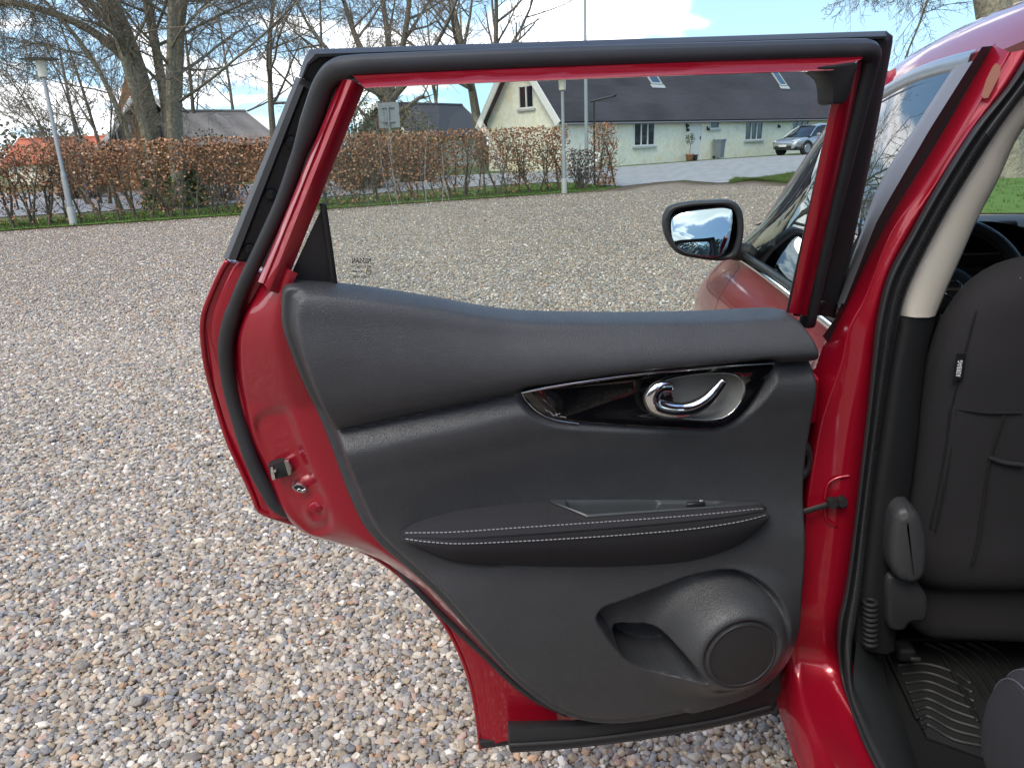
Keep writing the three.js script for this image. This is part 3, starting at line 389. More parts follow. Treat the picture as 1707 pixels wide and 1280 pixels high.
// white farmhouse: corner, long wall running right and away, gable end running left
const hw1 = onGround(1029, 276), hw2 = onGround(1283, 258);
const wallDir = hw2.clone().sub(hw1).setY(0).normalize();
const LW = wallFrame(V(hw1.x, 0.42, hw1.z), wallDir);
{
  const [sC] = LW.px(936, 205), s1 = LW.px(1500, 240)[0] + 4, hE = 0.5 * (LW.px(1029, 198)[1] + LW.px(1283, 193.5)[1]);
  const corner = LW.at(sC, 0), gDir = wallDir.clone().applyAxisAngle(V(0, 1, 0), Math.PI / 2); if (gDir.x > 0) gDir.negate();
  const GW = wallFrame(corner, gDir); const gW = GW.px(812, 214)[0], hA = GW.px(860, 66)[1], hE2 = hE;
  const root = thing('farmhouse', 'long low white farmhouse with dark roof and two skylights across the road', 'house', LW.at((sC + s1) / 2, 0).addScaledVector(gDir, gW / 2));
  const apexH = Math.min(hA, hE + gW * 0.62);
  // walls: rectangles with openings, extruded inwards
  const gWin = [GW.px(891, 180), GW.px(864, 143)].map(p => p), gx0 = Math.min(gWin[0][0], gWin[1][0]), gx1 = Math.max(gWin[0][0], gWin[1][0]), gy0 = Math.min(gWin[0][1], gWin[1][1]), gy1 = Math.max(gWin[0][1], gWin[1][1]);
  const rect = (a, b, c, d) => [[a, c], [b, c], [b, d], [a, d]];
  const op = (x0, y0, x1, y1) => { const a = LW.px(x0, y1), b = LW.px(x1, y0); return [a[0], b[0], a[1], b[1]]; };
  const W1 = op(1056, 203.5, 1092, 244.5), W2 = op(1241, 202, 1272.5, 234.5), W3 = op(1319, 199, 1349, 231), WS = op(1183, 200.5, 1199.5, 215.5), DR = op(1150.5, 202, 1171, 264.5);
  DR[2] = 0.02; const opens = [W1, W2, W3, WS, DR];
  part('wall', inWall(LW, prism(rect(sC, s1, -0.3, hE + 0.15), -0.25, 0, 0, 1, opens.map(o => rect(o[0], o[1], o[2], o[3]).reverse()))), plaster, root);
  part('wall', inWall(GW, prism([[0.25, -0.3], [gW - 0.02, -0.3], [gW - 0.02, hE2 + 0.1], [gW / 2, apexH - 0.02], [0.0, hE2 + 0.1], [0, -0.3]], -0.25, 0.002, 0, 1, [rect(gx0, gx1, gy0, gy1).reverse()])), plaster, root);
  // rest of the shell
  const back = LW.at(0, 0).addScaledVector(gDir, gW); const BW = { ...LW, at: (s, h, d = 0) => LW.at(s, h, d).addScaledVector(gDir, gW) };
  part('wall', inWall(BW, box(sC + 0.25, s1, -0.3, hE, 0.02, 0.25)), plaster, root);
  const RW = { at: (s, h, d = 0) => GW.at(s, h, d).addScaledVector(wallDir, s1 - sC) };
  part('wall', inWall(RW, prism([[0.02, -0.3], [gW - 0.02, -0.3], [gW - 0.02, hE], [gW / 2, apexH - 0.05], [0.02, hE]], -0.0, 0.25)), plaster, root);
  // roof: two slabs with overhang
  const over = 0.35, slopeL = Math.hypot(gW / 2, apexH - hE), dirD = (gW / 2) / slopeL, dirH = (apexH - hE) / slopeL;
  const roofPt = (sgn) => (s, q, d) => { // s along, q down the slope from the ridge, d normal
    const g = gW / 2 + sgn * (q * dirD) , h = apexH + 0.06 - q * dirH; return LW.at(s, h + d * dirD, 0).addScaledVector(gDir, g + sgn * d * dirH); };
  const near = roofPt(-1), far = roofPt(1);
  const roof = part('roof', mapGeo(box(sC - 0.4, s1 + 0.3, 0, slopeL + over, 0.0, 0.14), near, 25), slate, root);
  part('roof_slope', mapGeo(box(sC - 0.4, s1 + 0.3, 0.1, slopeL + over, 0.0, 0.14), far, 25), slate, roof);
  part('ridge', tube([near(sC - 0.4, -0.02, 0.12), near(s1 + 0.3, -0.02, 0.12)], 0.13, 8), slate, roof);
  part('gutter', mapGeo(box(sC - 0.3, s1, slopeL + over + 0.005, slopeL + over + 0.09, -0.02, 0.08, 0.03), near, 25), M(lin(0.20, 0.20, 0.21), 0.6), roof);
  for (const k of [near, far]) part('bargeboard', mapGeo(box(sC - 0.46, sC - 0.405, 0.02, slopeL + over, -0.14, 0.16), k, 25), whitePaint, root);
  for (let i = 0, s = sC + 0.5; s < s1; s += 1.02, i++) part('rafter_end', mapGeo(box(s, s + 0.08, slopeL - 0.02, slopeL + over - 0.03, -0.13, -0.004), near, 25), whitePaint, roof);
  // skylights on the near slope
  const sn = near(0, 0, 0.14), nn = near(0, 0, 1).sub(near(0, 0, 0)).normalize();
  const toRoof = (x, y) => { const p = hitPlane(x, y, sn, nn); const s = p.clone().sub(LW.o).dot(wallDir); const q = (apexH + 0.06 + 0.14 * dirD - p.y) / dirH; return [s, q]; };
  for (const [x0, y0, x1, y1] of [[1079, 126, 1113, 158], [1289, 128, 1324, 158]]) {
    const a = toRoof(x0 + 9, y0 + 2), b = toRoof(x1 - 9, y1 - 3); const sm = (toRoof((x0 + x1) / 2, (y0 + y1) / 2))[0], q0 = a[1], q1 = b[1], hw = 0.42;
    const sk = part('skylight', mapGeo(merge([box(sm - hw, sm - hw + 0.07, q0, q1, 0.145, 0.2), box(sm + hw - 0.07, sm + hw, q0, q1, 0.145, 0.2), box(sm - hw + 0.07, sm + hw - 0.07, q0, q0 + 0.08, 0.145, 0.2), box(sm - hw + 0.07, sm + hw - 0.07, q1 - 0.08, q1, 0.145, 0.2)]), near, 25), greyPaint, root);
    part('pane', mapGeo(box(sm - hw + 0.07, sm + hw - 0.07, q0 + 0.08, q1 - 0.08, 0.145, 0.182), near, 25), P(lin(0.03, 0.05, 0.08), 0.04, { specularIntensity: 1, ior: 2 }), sk);
    part('flashing', mapGeo(box(sm - hw - 0.12, sm + hw + 0.12, q1 + 0.003, q1 + 0.22, 0.145, 0.165), near, 25), greyPaint, sk);
  }
  houseWindow(LW, root, ...W1, 3); houseWindow(LW, root, ...W2, 3); houseWindow(LW, root, ...W3, 3); houseWindow(LW, root, ...WS, 1); houseWindow(GW, root, gx0, gx1, gy0, gy1, 2);
  { const [a, b, c, d] = DR, dm = part('door', inWall(LW, merge([box(a, a + 0.06, c, d, -0.1, 0.02), box(b - 0.06, b, c, d, -0.1, 0.02), box(a + 0.06, b - 0.06, d - 0.06, d, -0.1, 0.02), box(a + 0.06, b - 0.06, c, d - 0.06, -0.1, -0.03)])), whitePaint, root);
    const nb = 5; for (let i = 0; i < nb; i++) part('plank', inWall(LW, box(mix(a + 0.065, b - 0.065, i / nb) + 0.006, mix(a + 0.065, b - 0.065, (i + 1) / nb) - 0.006, c + 0.02, d - 0.075, -0.03, -0.012)), whitePaint, dm);
    part('handle', inWall(LW, box(b - 0.16, b - 0.12, 1.0, 1.16, -0.012, 0.04, 0.01)), blackIron, dm); }
  for (const [x, y] of [[1144.5, 208], [1145, 215], [1179, 213.5], [1297.5, 209.5]]) { const [s, h] = LW.px(x, y); const l = part('wall_lamp', inWall(LW, merge([box(s - 0.05, s + 0.05, h - 0.09, h + 0.09, 0.003, 0.03, 0.01), box(s - 0.07, s + 0.07, h - 0.12, h + 0.02, 0.03, 0.15, 0.03)])), blackIron, root); }
  { const [s, h] = LW.px(1231, 212); part('wall_ornament', inWall(LW, box(s - 0.16, s + 0.16, h - 0.16, h + 0.16, 0.003, 0.03, 0.012).rotateZ(0)), whitePaint, root); }
  // bin, flowerpot in front of the wall
  { const p = LW.px(1188, 265), c = LW.at(p[0], 0, 0.4), B0 = wallFrame(c, wallDir), B = { at: (x, y, z) => B0.at(x * 0.8, y * 0.86, z * 0.8) }; const g = thing('wheelie_bin', 'grey blue wheelie bin standing against the white farmhouse wall', 'bin', c);
    const prof = (w, d, y) => [V(-w, y, -d), V(w, y, -d), V(w, y, d), V(-w, y, d)];
    part('body', mapGeo(crease(grid([prof(0.2, 0.22, 0.06), prof(0.26, 0.29, 1.0), prof(0.29, 0.31, 1.0), prof(0.29, 0.31, 1.06)], true)), (x, y, z) => B.at(x, y, z)), M(lin(0.17, 0.20, 0.23), 0.6), g);
    part('lid', mapGeo(new RoundedBoxGeometry(0.6, 0.1, 0.68, 2, 0.04).translate(0, 1.1, 0), (x, y, z) => B.at(x, y, z)), M(lin(0.15, 0.19, 0.23), 0.5), g);
    for (const s of [-1, 1]) part('wheel', mapGeo(new THREE.CylinderGeometry(0.1, 0.1, 0.05, 14).rotateZ(Math.PI / 2).translate(s * 0.24, 0.1, -0.24), (x, y, z) => B.at(x, y, z)), blackIron, g); }
  { const p = LW.px(1136, 265), c = LW.at(p[0], 0, 0.5), g = thing('potted_tree', 'small clipped tree in a terracotta pot beside the farmhouse door', 'plant', c), r = rng(5), L = []; const lp = [[0, 0], [0.15, 0], [0.2, 0.28], [0.23, 0.28], [0.23, 0.34], [0.18, 0.34], [0.17, 0.26], [0, 0.26]].map(q => new THREE.Vector2(...q));
    part('pot', new THREE.LatheGeometry(lp, 16).translate(c.x, c.y, c.z), M(lin(0.34, 0.16, 0.09), 0.85), g); part('stem', tube([V(c.x, c.y + 0.25, c.z), V(c.x + 0.02, c.y + 0.85, c.z)], 0.015, 6), barkDark, g);
    for (let i = 0; i < 260; i++) { const v = V(r() - 0.5, r() - 0.5, r() - 0.5).normalize().multiplyScalar(0.28 * Math.cbrt(r())); L.push([v.add(V(c.x, c.y + 1.05, c.z)), 0.05, r() * 3, r() * 6, r() * 3, [0.06, 0.075, 0.03]]); } part('leaves', leaves(L), leafMat, g).userData.kind = 'stuff';
    const c2 = c.clone().addScaledVector(wallDir, 0.42), g2 = thing('flower_pot', 'low dark flower pot beside the terracotta pot', 'pot', c2); part('pot', new THREE.LatheGeometry(lp.map(q => q.clone().multiplyScalar(0.85)), 16).translate(c2.x, c2.y, c2.z), M(lin(0.05, 0.05, 0.055), 0.7), g2); part('soil', new THREE.CylinderGeometry(0.145, 0.145, 0.02, 14).translate(c2.x, c2.y + 0.225, c2.z), M(lin(0.05, 0.035, 0.025), 1), g2); }
}
function gableHouse(name, label, o) { // generic gabled building: near-wall frame F, length L, depth D
  const { F, L, D, hE, hR, wallM, roofM, gableM } = o, back = F.n.clone().negate(); const root = thing(name, label, o.cat || 'house', F.at(L / 2, 0, -D / 2));
  const at = (s, h, d) => F.at(s, h, d), sl = Math.hypot(D / 2, hR - hE), cd = (D / 2) / sl, ch = (hR - hE) / sl, ov = o.over || 0.4;
  part('wall', mapGeo(box(0, L, -0.4, hE + 0.1, -0.2, 0), at), wallM, root); part('wall', mapGeo(box(0, L, -0.4, hE + 0.1, -D, -D + 0.2), at), wallM, root);
  for (const [s0, s1] of [[0.004, 0.2], [L - 0.2, L - 0.004]]) { const g = prism([[-D + 0.2, -0.4], [-0.2, -0.4], [-0.2, hE], [-0.002, hE], [-D / 2, hR - 0.03], [-D + 0.002, hE], [-D + 0.2, hE]].reverse(), s0, s1); part('gable_wall', mapGeo(g, (x, y, z) => F.at(z, y, x)), gableM || wallM, root); }
  const slope = sg => (s, q, d) => F.at(s, hR + 0.05 - q * ch + d * cd, -D / 2 + sg * (q * cd + d * ch));
  const roof = part('roof', mapGeo(box(-ov, L + ov, 0, sl + ov, 0, 0.12), slope(1)), roofM, root); part('roof_slope', mapGeo(box(-ov, L + ov, 0.1, sl + ov, 0, 0.12), slope(-1)), roofM, roof);
  part('ridge', tube([slope(1)(-ov, 0, 0.1), slope(1)(L + ov, 0, 0.1)], 0.11, 8), roofM, roof);
  for (const sg of [1, -1]) for (const s of [[-ov - 0.06, -ov - 0.005], [L + ov + 0.005, L + ov + 0.06]]) part('bargeboard', mapGeo(box(s[0], s[1], 0.02, sl + ov, -0.1, 0.14), slope(sg)), o.barge || whitePaint, root);
  return { root, slope, sl };
}
const brickTex = tex(512, 2, (x, y) => { const row = Math.floor(y * 28), bx = x * 8 + (row % 2) * 0.5, fx = bx - Math.floor(bx), fy = y * 28 - row, m = fx < 0.05 || fy < 0.16, k = 0.5 + 0.5 * n2(Math.floor(bx) % 8 * 3.7, row * 1.9), v = 0.06 * tileN(x, y, 90, 3); return m ? [0.55, 0.5, 0.44] : [0.50 + 0.12 * k + v, 0.34 + 0.08 * k + v, 0.18 + 0.06 * k + v]; }, true);
const yellowBrick = M(lin(1, 1, 1), 0.9, { map: brickTex });
const redBrick = M(lin(0.75, 0.42, 0.42), 0.9, { map: brickTex });
const tileRed = M(lin(1, 1, 1), 0.85, { map: tex(512, 3, (x, y) => { const v = 0.05 * Math.sin(x * 2 * Math.PI * 12) + 0.05 * (y * 10 % 1) + 0.05 * tileN(x, y, 30, 3); return [0.62 + v, 0.34 + v * 0.6, 0.24 + v * 0.5]; }, true) });
const greyRoof = M(lin(1, 1, 1), 0.85, { map: tex(512, 3, (x, y) => { const v = 0.43 + 0.03 * Math.sin(x * 2 * Math.PI * 14) + 0.04 * tileN(x, y, 6, 3) + 0.03 * tileN(x, y, 60, 4); return [v * 1.02, v * 0.98, v * 0.93]; }, true) });
{ // red tiled house far left
  const a = atDist(4, 62), b = atDist(172, 60), F = wallFrame(V(a.x, -0.5, a.z), b.clone().sub(a)); gableHouse('tiled_house', 'low house with a bright red tiled roof beyond the lamp post', { F, L: a.distanceTo(b), D: 7, hE: 2.2, hR: 3.7, wallM: plaster, roofM: tileRed, over: 0.3 });
}
{ // yellow brick house: gable end with a steep roof, long wing with grey roof
  const a = atDist(292, 40), b = atDist(458, 42), F = wallFrame(V(a.x, 0.42, a.z), b.clone().sub(a));
  gableHouse('grey_roofed_house', 'long house with a weathered grey roof to the right of the huge beech', { F, L: a.distanceTo(b), D: 7, hE: 1.7, hR: 3.25, wallM: yellowBrick, roofM: greyRoof, over: 0.35 });
  // steep gable facing the viewer
  const g0 = atDist(148, 38.5), g1 = atDist(282, 38.5), G = wallFrame(V(g0.x, 0.42, g0.z), g1.clone().sub(g0)), W = g0.distanceTo(g1), hA = 4.9, D = 8;
  const root = thing('brick_house', 'yellow brick gable house with a sweeping grey roof behind the saplings', 'house', G.at(W / 2, 0, -D / 2));
  const curve = [[-0.7, 1.05], [0.5, 1.85], [1.3, 2.75], [1.9, 3.6], [2.6, 4.3], [W * 0.62, hA], [W, 3.3]];
  const sc = smooth(curve, 5); const prof = [[0, -0.3], [W, -0.3], ...sc.filter(p => p[0] > 0.02 && p[0] < W - 0.02).map(p => [p[0], p[1] - 0.14]).reverse()];
  part('gable_wall', mapGeo(prism([...prof], -0.2, 0), (x, y, z) => G.at(x, y, z)), yellowBrick, root);
  part('wall', mapGeo(box(0.02, 0.2, -0.3, 1.3, -D, -0.205), (x, y, z) => G.at(x, y, z)), yellowBrick, root);
  const rl = (d0, d1, o) => grid([d0, d1].map(d => sc.map(p => G.at(p[0], p[1] + o, d))));
  part('roof', merge([rl(0.4, -D, 0.06), rl(0.4, -D, -0.08)]), greyRoof, root);
  part('bargeboard', grid([[0.1, 0.42], [-0.2, 0.42], [-0.2, 0.38]].map(q => sc.map(p => G.at(p[0], p[1] + q[0], q[1])))), whitePaint, root);
  const p = G.px(206, 213); houseWindow(G, root, p[0] - 0.35, p[0] + 0.25, 1.7, 2.9, 1);
}
{ // outbuilding left of the farmhouse
  const a = atDist(688, 52), b = atDist(812, 58), F = wallFrame(V(a.x, 0.42, a.z), b.clone().sub(a));
  gableHouse('outbuilding', 'small outbuilding with red brick gable and dark roof left of the farmhouse', { F, L: a.distanceTo(b), D: 5, hE: 2.0, hR: 4.0, wallM: plaster, gableM: redBrick, roofM: M(lin(0.045, 0.047, 0.055), 0.8), over: 0.4, cat: 'shed' });
}
// ---------- lamps, signs, posts ----------
const galv = M(lin(0.34, 0.36, 0.37), 0.5, { metalness: 0.35 });
function parkLamp(base, h, label) { // slim post, opal cylinder, flat wide hat
  const g = thing('lamp_post', label, 'lamp', base, 'park lamps on the gravel edge'), L = (pts, n = 20) => new THREE.LatheGeometry(pts.map(p => new THREE.Vector2(...p)), n).translate(base.x, base.y, base.z);
  part('pole', L([[0, -0.1], [0.075, -0.1], [0.072, 1.15], [0.062, 1.25], [0.05, 1.3], [0.045, h - 0.42], [0.06, h - 0.40], [0, h - 0.40]]), galv, g);
  part('foot', L([[0.0765, 0], [0.088, 0.0], [0.086, 0.42], [0.0765, 0.44]]), M(lin(0.42, 0.42, 0.41), 0.7), g);
  part('lamp_shade', L([[0, h - 0.398], [0.085, h - 0.398], [0.10, h - 0.38], [0.115, h - 0.03], [0.0, h - 0.03]]), P(lin(0.72, 0.69, 0.55), 0.35), g);
  part('hat', L([[0, h - 0.028], [0.13, h - 0.028], [0.26, h - 0.012], [0.42, h], [0.25, h + 0.012], [0.12, h + 0.03], [0, h + 0.04]], 28), M(lin(0.16, 0.165, 0.17), 0.5), g);
  return g;
}
parkLamp(onGround(122, 375), 3.84, 'galvanised park lamp with flat hat standing before the huge beech');
parkLamp(onGround(941, 322), 3.36, 'galvanised park lamp with opal cylinder standing before the white gable');
function streetLight(base, h, dir, len, label, mat) {
  const g = thing('street_light', label, 'street light', base, 'tall street lights along the road'), arm = V(dir, 0, 0.15).normalize();
  part('pole', tube([base.clone(), base.clone().add(V(0, h * 0.5, 0)), base.clone().add(V(0, h, 0))], t => 0.075 - 0.03 * t, 10), mat, g);
  const top = base.clone().add(V(0, h, 0)); part('arm', tube([top, top.clone().addScaledVector(arm, len * 0.35).add(V(0, 0.05, 0))], 0.03, 8), mat, g);
  const hd = new RoundedBoxGeometry(len * 0.7, 0.09, 0.2, 2, 0.035).translate(len * 0.65, 0.05, 0); part('lamp_head', mapGeo(hd, (x, y, z) => top.clone().add(V(arm.x * x - arm.z * z, y, arm.z * x + arm.x * z))), M(lin(0.3, 0.31, 0.32), 0.5), g);
}
streetLight(atDist(978, 29), 6.05, 0.15, 0.55, 'tall galvanised street light beside the white farmhouse', galv);
streetLight(atDist(131, 36), 5.7, -1, 0.5, 'slim dark street light beyond the tiled house saplings', M(lin(0.10, 0.10, 0.11), 0.6));
{ // dark post with an arm by the hedge gap
  const b = atDist(991, 27.5), g = thing('arm_post', 'black post with a short horizontal arm at the hedge gap', 'post', b), top = b.clone().add(V(0, 2.72, 0));
  part('pole', tube([b, top], 0.035, 8), blackIron, g); part('arm', tube([top.clone().add(V(-0.12, -0.02, 0)), top.clone().add(V(0.68, 0.13, 0))], 0.035, 8), blackIron, g); part('knob', new THREE.SphereGeometry(0.06, 10, 8).translate(top.x + 0.7, top.y + 0.15, top.z), blackIron, g);
}
{ // back of a traffic sign
  const b = atDist(652, 26.5), g = thing('road_sign', 'blank grey back of a square road sign on a thin pole', 'sign', b), p = b.clone().add(V(0, 2.55, 0)), al = M(lin(0.30, 0.33, 0.35), 0.55, { metalness: 0.2 });
  part('pole', tube([b, b.clone().add(V(0, 2.85, 0))], 0.032, 10), galv, g);
  part('panel', new RoundedBoxGeometry(0.7, 0.78, 0.02, 2, 0.009).translate(p.x, p.y, p.z - 0.06), al, g);
  for (const y of [-0.22, 0.22]) part('bracket', new RoundedBoxGeometry(0.4, 0.035, 0.03, 1, 0.008).translate(p.x, p.y + y, p.z - 0.03), M(lin(0.12, 0.13, 0.14), 0.6), g);
}
{ // black railing beside the far road
  const a = atDist(8, 33), b = atDist(30, 33), g = thing('railing', 'black bent tube railing behind the hedge below the tiled roof', 'railing', a.clone().lerp(b, 0.5));
  part('tube', tube(smooth([a.clone(), a.clone().add(V(0, 0.75, 0)), a.clone().add(V(0.2, 0.95, 0)), b.clone().add(V(-0.15, 1.1, 0)), b.clone().add(V(0, 0.9, 0)), b.clone()], 4), 0.03, 8), blackIron, g);
}
// ---------- silver car parked by the farmhouse ----------
{
  const p = LW.px(1283, 258), c = LW.at(p[0] - 0.75, 0, 2.8), fwd = wallDir.clone().negate().applyAxisAngle(V(0, 1, 0), -0.20), side = V(-fwd.z, 0, fwd.x), root = thing('silver_car', 'silver crossover car parked by the white farmhouse wall', 'car', c);
  const at = (x, y, z) => c.clone().addScaledVector(fwd, x).addScaledVector(side, z).add(V(0, y, 0));
  const silver = P(lin(0.42, 0.44, 0.46), 0.3, { metalness: 0.7, clearcoat: 1, clearcoatRoughness: 0.05 }), glass = P(lin(0.015, 0.018, 0.02), 0.05), blk = M(lin(0.02, 0.02, 0.02), 0.6);
  const st = [[-2.18, 0.45, 0.75, 0.72], [-2.12, 0.34, 0.98, 0.84], [-1.7, 0.26, 1.05, 0.9], [-1.0, 0.22, 1.02, 0.91], [0, 0.22, 0.98, 0.9], [0.7, 0.22, 0.96, 0.9], [1.1, 0.24, 0.93, 0.91], [1.6, 0.26, 0.86, 0.9], [1.98, 0.42, 0.78, 0.82], [2.12, 0.3, 0.68, 0.68], [2.17, 0.36, 0.58, 0.5]];
  const sec = ([x, y0, y1, w]) => { const o = []; for (let k = 0; k < 28; k++) { const a = k / 28 * 6.2832, cx = Math.cos(a), sy = Math.sin(a), e = 0.5; o.push(at(x, (y0 + y1) / 2 + (y1 - y0) / 2 * Math.sign(sy) * Math.pow(Math.abs(sy), e), w * Math.sign(cx) * Math.pow(Math.abs(cx), e * 0.7))); } return o; };
  const S = st.map(sec); S.unshift(S[0].map(() => at(-2.19, 0.6, 0))); S.push(S[S.length - 1].map(() => at(2.18, 0.46, 0)));
  part('body', grid(S, true), silver, root);
  const gh = [[-2.0, 1.0, 1.02, 0.75], [-1.6, 0.98, 1.38, 0.66], [-1.0, 0.96, 1.52, 0.62], [-0.2, 0.95, 1.55, 0.60], [0.3, 0.95, 1.45, 0.60], [0.8, 0.94, 1.12, 0.7], [1.12, 0.9, 0.94, 0.76]];
  const gs = ([x, y0, y1, w]) => [[1.12 * w, y0 - 0.06], [1.1 * w, y0], [w, mix(y0, y1, 0.85)], [0.85 * w, y1], [-0.85 * w, y1], [-w, mix(y0, y1, 0.85)], [-1.1 * w, y0], [-1.12 * w, y0 - 0.06]].map(q => at(x, q[1], q[0]));
  part('greenhouse', crease(grid(gh.map(gs)), 40), glass, root);
  part('roof', grid(gh.slice(1, 5).map(q => [-0.98, -0.85, -0.4, 0, 0.4, 0.85, 0.98].map(k => at(q[0], q[2] + (Math.abs(k) > 0.9 ? -0.06 : 0.012 + 0.02 * (1 - k * k)), q[3] * k)))), silver, root);
  for (const sz of [-1, 1]) { part('pillar', tube(smooth([at(1.08, 0.93, sz * 0.84), at(0.55, 1.29, sz * 0.68), at(0.2, 1.47, sz * 0.58)], 4), 0.035, 6), silver, root);
    for (const sx of [-1.3, 1.32]) { const w = part('wheel', mapGeo(new THREE.CylinderGeometry(0.34, 0.34, 0.23, 28).rotateX(Math.PI / 2), (x, y, z) => at(sx + x, 0.34 + y, sz * 0.80 + z)), blk, root); part('rim', mapGeo(new THREE.CylinderGeometry(0.23, 0.22, 0.02, 20).rotateX(Math.PI / 2), (x, y, z) => at(sx + x, 0.34 + y, sz * 0.925 + z)), M(lin(0.35, 0.35, 0.36), 0.35, { metalness: 0.8 }), w); part('arch', mapGeo(new THREE.TorusGeometry(0.385, 0.045, 8, 24, Math.PI), (x, y, z) => at(sx + x, 0.33 + y, sz * 0.9 + z)), blk, root); }
    part('headlight', mapGeo(new RoundedBoxGeometry(0.42, 0.1, 0.12, 3, 0.045).rotateZ(-0.12).rotateY(sz * 0.55), (x, y, z) => at(1.93 + x, 0.74 + y, sz * 0.68 + z)), P(lin(0.6, 0.63, 0.66), 0.1, { clearcoat: 1 }), root);
    part('mirror', mapGeo(new RoundedBoxGeometry(0.12, 0.14, 0.22, 3, 0.05), (x, y, z) => at(0.62 + x, 1.02 + y, sz * 1.0 + z)), silver, root);
    part('fog_light', mapGeo(new RoundedBoxGeometry(0.1, 0.14, 0.16, 2, 0.03), (x, y, z) => at(2.03 + x, 0.46 + y, sz * 0.66 + z)), blk, root); }
  part('grille', mapGeo(new RoundedBoxGeometry(0.06, 0.17, 1.1, 2, 0.028), (x, y, z) => at(2.15 + x, 0.42 + y, z)), blk, root);
  part('licence_plate', mapGeo(new RoundedBoxGeometry(0.02, 0.11, 0.5, 1, 0.008), (x, y, z) => at(2.195 + x, 0.5 + y, z)), whitePaint, root);
}

// ---------- the red car ----------
const paint = P(lin(0.30, 0.003, 0.017), 0.34, { metalness: 0.3, clearcoat: 1, clearcoatRoughness: 0.04, specularIntensity: 0.6 });
const grainTex = tex(512, 0.09, (x, y) => { const a = tileN(x, y, 34, 2), b = tileN(x, y, 62, 7); return 0.5 + 0.32 * (1 - 2 * Math.abs(a)) * 0.8 + 0.2 * b; });
const mottle = tex(256, 0.5, (x, y) => { const v = 0.80 + 0.06 * tileN(x, y, 6, 3) + 0.05 * tileN(x, y, 40, 5) + 0.04 * clamp(tileN(x, y, 14, 9) * 2); return [v, v, v]; }, false);
const trimMat = M(lin(0.054, 0.057, 0.064), 0.43, { bumpMap: grainTex, bumpScale: 0.0008, map: mottle });
const trimPlain = M(lin(0.032, 0.033, 0.036), 0.5, { map: mottle });
const rubber = M(lin(0.022, 0.023, 0.026), 0.55, { map: mottle }), rubberSoft = M(lin(0.030, 0.032, 0.037), 0.48, { map: mottle }), deepBlack = M(lin(0.008, 0.008, 0.009), 0.7);
const gloss = P(lin(0.004, 0.004, 0.005), 0.04, { clearcoat: 1, clearcoatRoughness: 0.02 });
const chrome = M(lin(0.82, 0.83, 0.84), 0.07, { metalness: 1 });
const brushed = M(lin(0.5, 0.5, 0.5), 0.3, { metalness: 1 });
const weaveTex = tex(512, 0.06, (x, y) => 0.5 + 0.25 * Math.sin(x * 6.2832 * 34) * Math.sin(y * 6.2832 * 34) + 0.25 * tileN(x, y, 60, 4));
const fabric = P(lin(0.019, 0.018, 0.022), 0.95, { sheen: 0.12, sheenRoughness: 0.5, sheenColor: lin(0.16, 0.16, 0.19), bumpMap: weaveTex, bumpScale: 0.0005 });
const CAR = V(1.2, 0, -1.35);
const car = thing('red_car', 'dark red crossover car with its rear door wide open', 'car', CAR);

// door frame of reference: u along the door away from the hinge, v up, w towards the inside
const DA = 17.3 * RAD, DH = V(0.30, 0, -1.24), Du = V(-Math.cos(DA), 0, Math.sin(DA)), Dn = V(Math.sin(DA), 0, Math.cos(DA));
const lean = v => Math.max(0, v - 1.03) * 0.35;
const DW = (u, v, w) => V(DH.x + Du.x * u + Dn.x * (w + lean(v)), v, DH.z + Du.z * u + Dn.z * (w + lean(v)));
function D(px, py, w) { const r = ray(px, py); let W = w, u = 0, v = 0; for (let i = 0; i < 14; i++) { const t = (W - Dn.dot(camera.position.clone().sub(DH))) / r.dot(Dn); const p = camera.position.clone().addScaledVector(r, t); v = p.y; u = p.sub(DH).dot(Du); W = w + lean(v); } return [u, v]; }
const Dm = (pts, w) => pts.map(p => D(p[0], p[1], p[2] ?? w));
const DP = (px, py, w) => { const [u, v] = D(px, py, w); return DW(u, v, w); };
const doorPoly = (pts, w0, w1, bevel = 0, seg = 2, holes = [], ang = 30) => mapGeo(prism(Dm(pts, w1), w0, w1, bevel, seg, holes.map(h => Dm(h, w1))), DW, ang);
const tubeD = (pts, w, rad, sides = 10, n = 6, squash = 1) => tube(smooth(pts.map(p => DP(p[0], p[1], p[2] ?? w)), n), rad, sides, squash);

// outlines in photo pixels
const pxTrimL = [[476, 473], [467, 480], [464, 500], [466, 545], [481, 592], [505, 650], [530, 702], [550, 752], [566, 797], [583, 840], [603, 880], [630, 912], [680, 955], [722, 993], [762, 1037], [800, 1080], [840, 1124], [880, 1160], [920, 1187]];
const pxTrimB = [[960, 1203], [1005, 1210], [1060, 1208], [1130, 1195], [1200, 1178], [1255, 1156], [1288, 1124], [1308, 1072], [1318, 1010], [1327, 930], [1334, 800], [1337, 700], [1336, 610], [1333, 545], [1326, 526], [1312, 520]];
const pxTrimT = [[1150, 525], [1000, 526], [860, 522], [800, 514], [740, 503], [680, 493], [620, 484], [562, 477], [525, 474]];
const outline = resample(smooth(Dm([...pxTrimL, ...pxTrimB, ...pxTrimT], 0.0), 6, true).concat([D(476, 473, 0)]), 420).slice(0, -1);
const leftUV = smooth(Dm([...pxTrimL, [960, 1203], [1005, 1210], [1060, 1208], [1130, 1195]], 0.0), 5);
const seamUV = smooth(Dm([[540, 722], [600, 711], [680, 693], [760, 676], [870, 653], [1000, 635], [1150, 617], [1290, 605], [1345, 602]], 0.045), 6).sort((a, b) => a[0] - b[0]);
const topUV = smooth(Dm([[1340, 520], ...pxTrimT, [476, 473], [440, 472]], 0.0), 6).sort((a, b) => a[0] - b[0]);
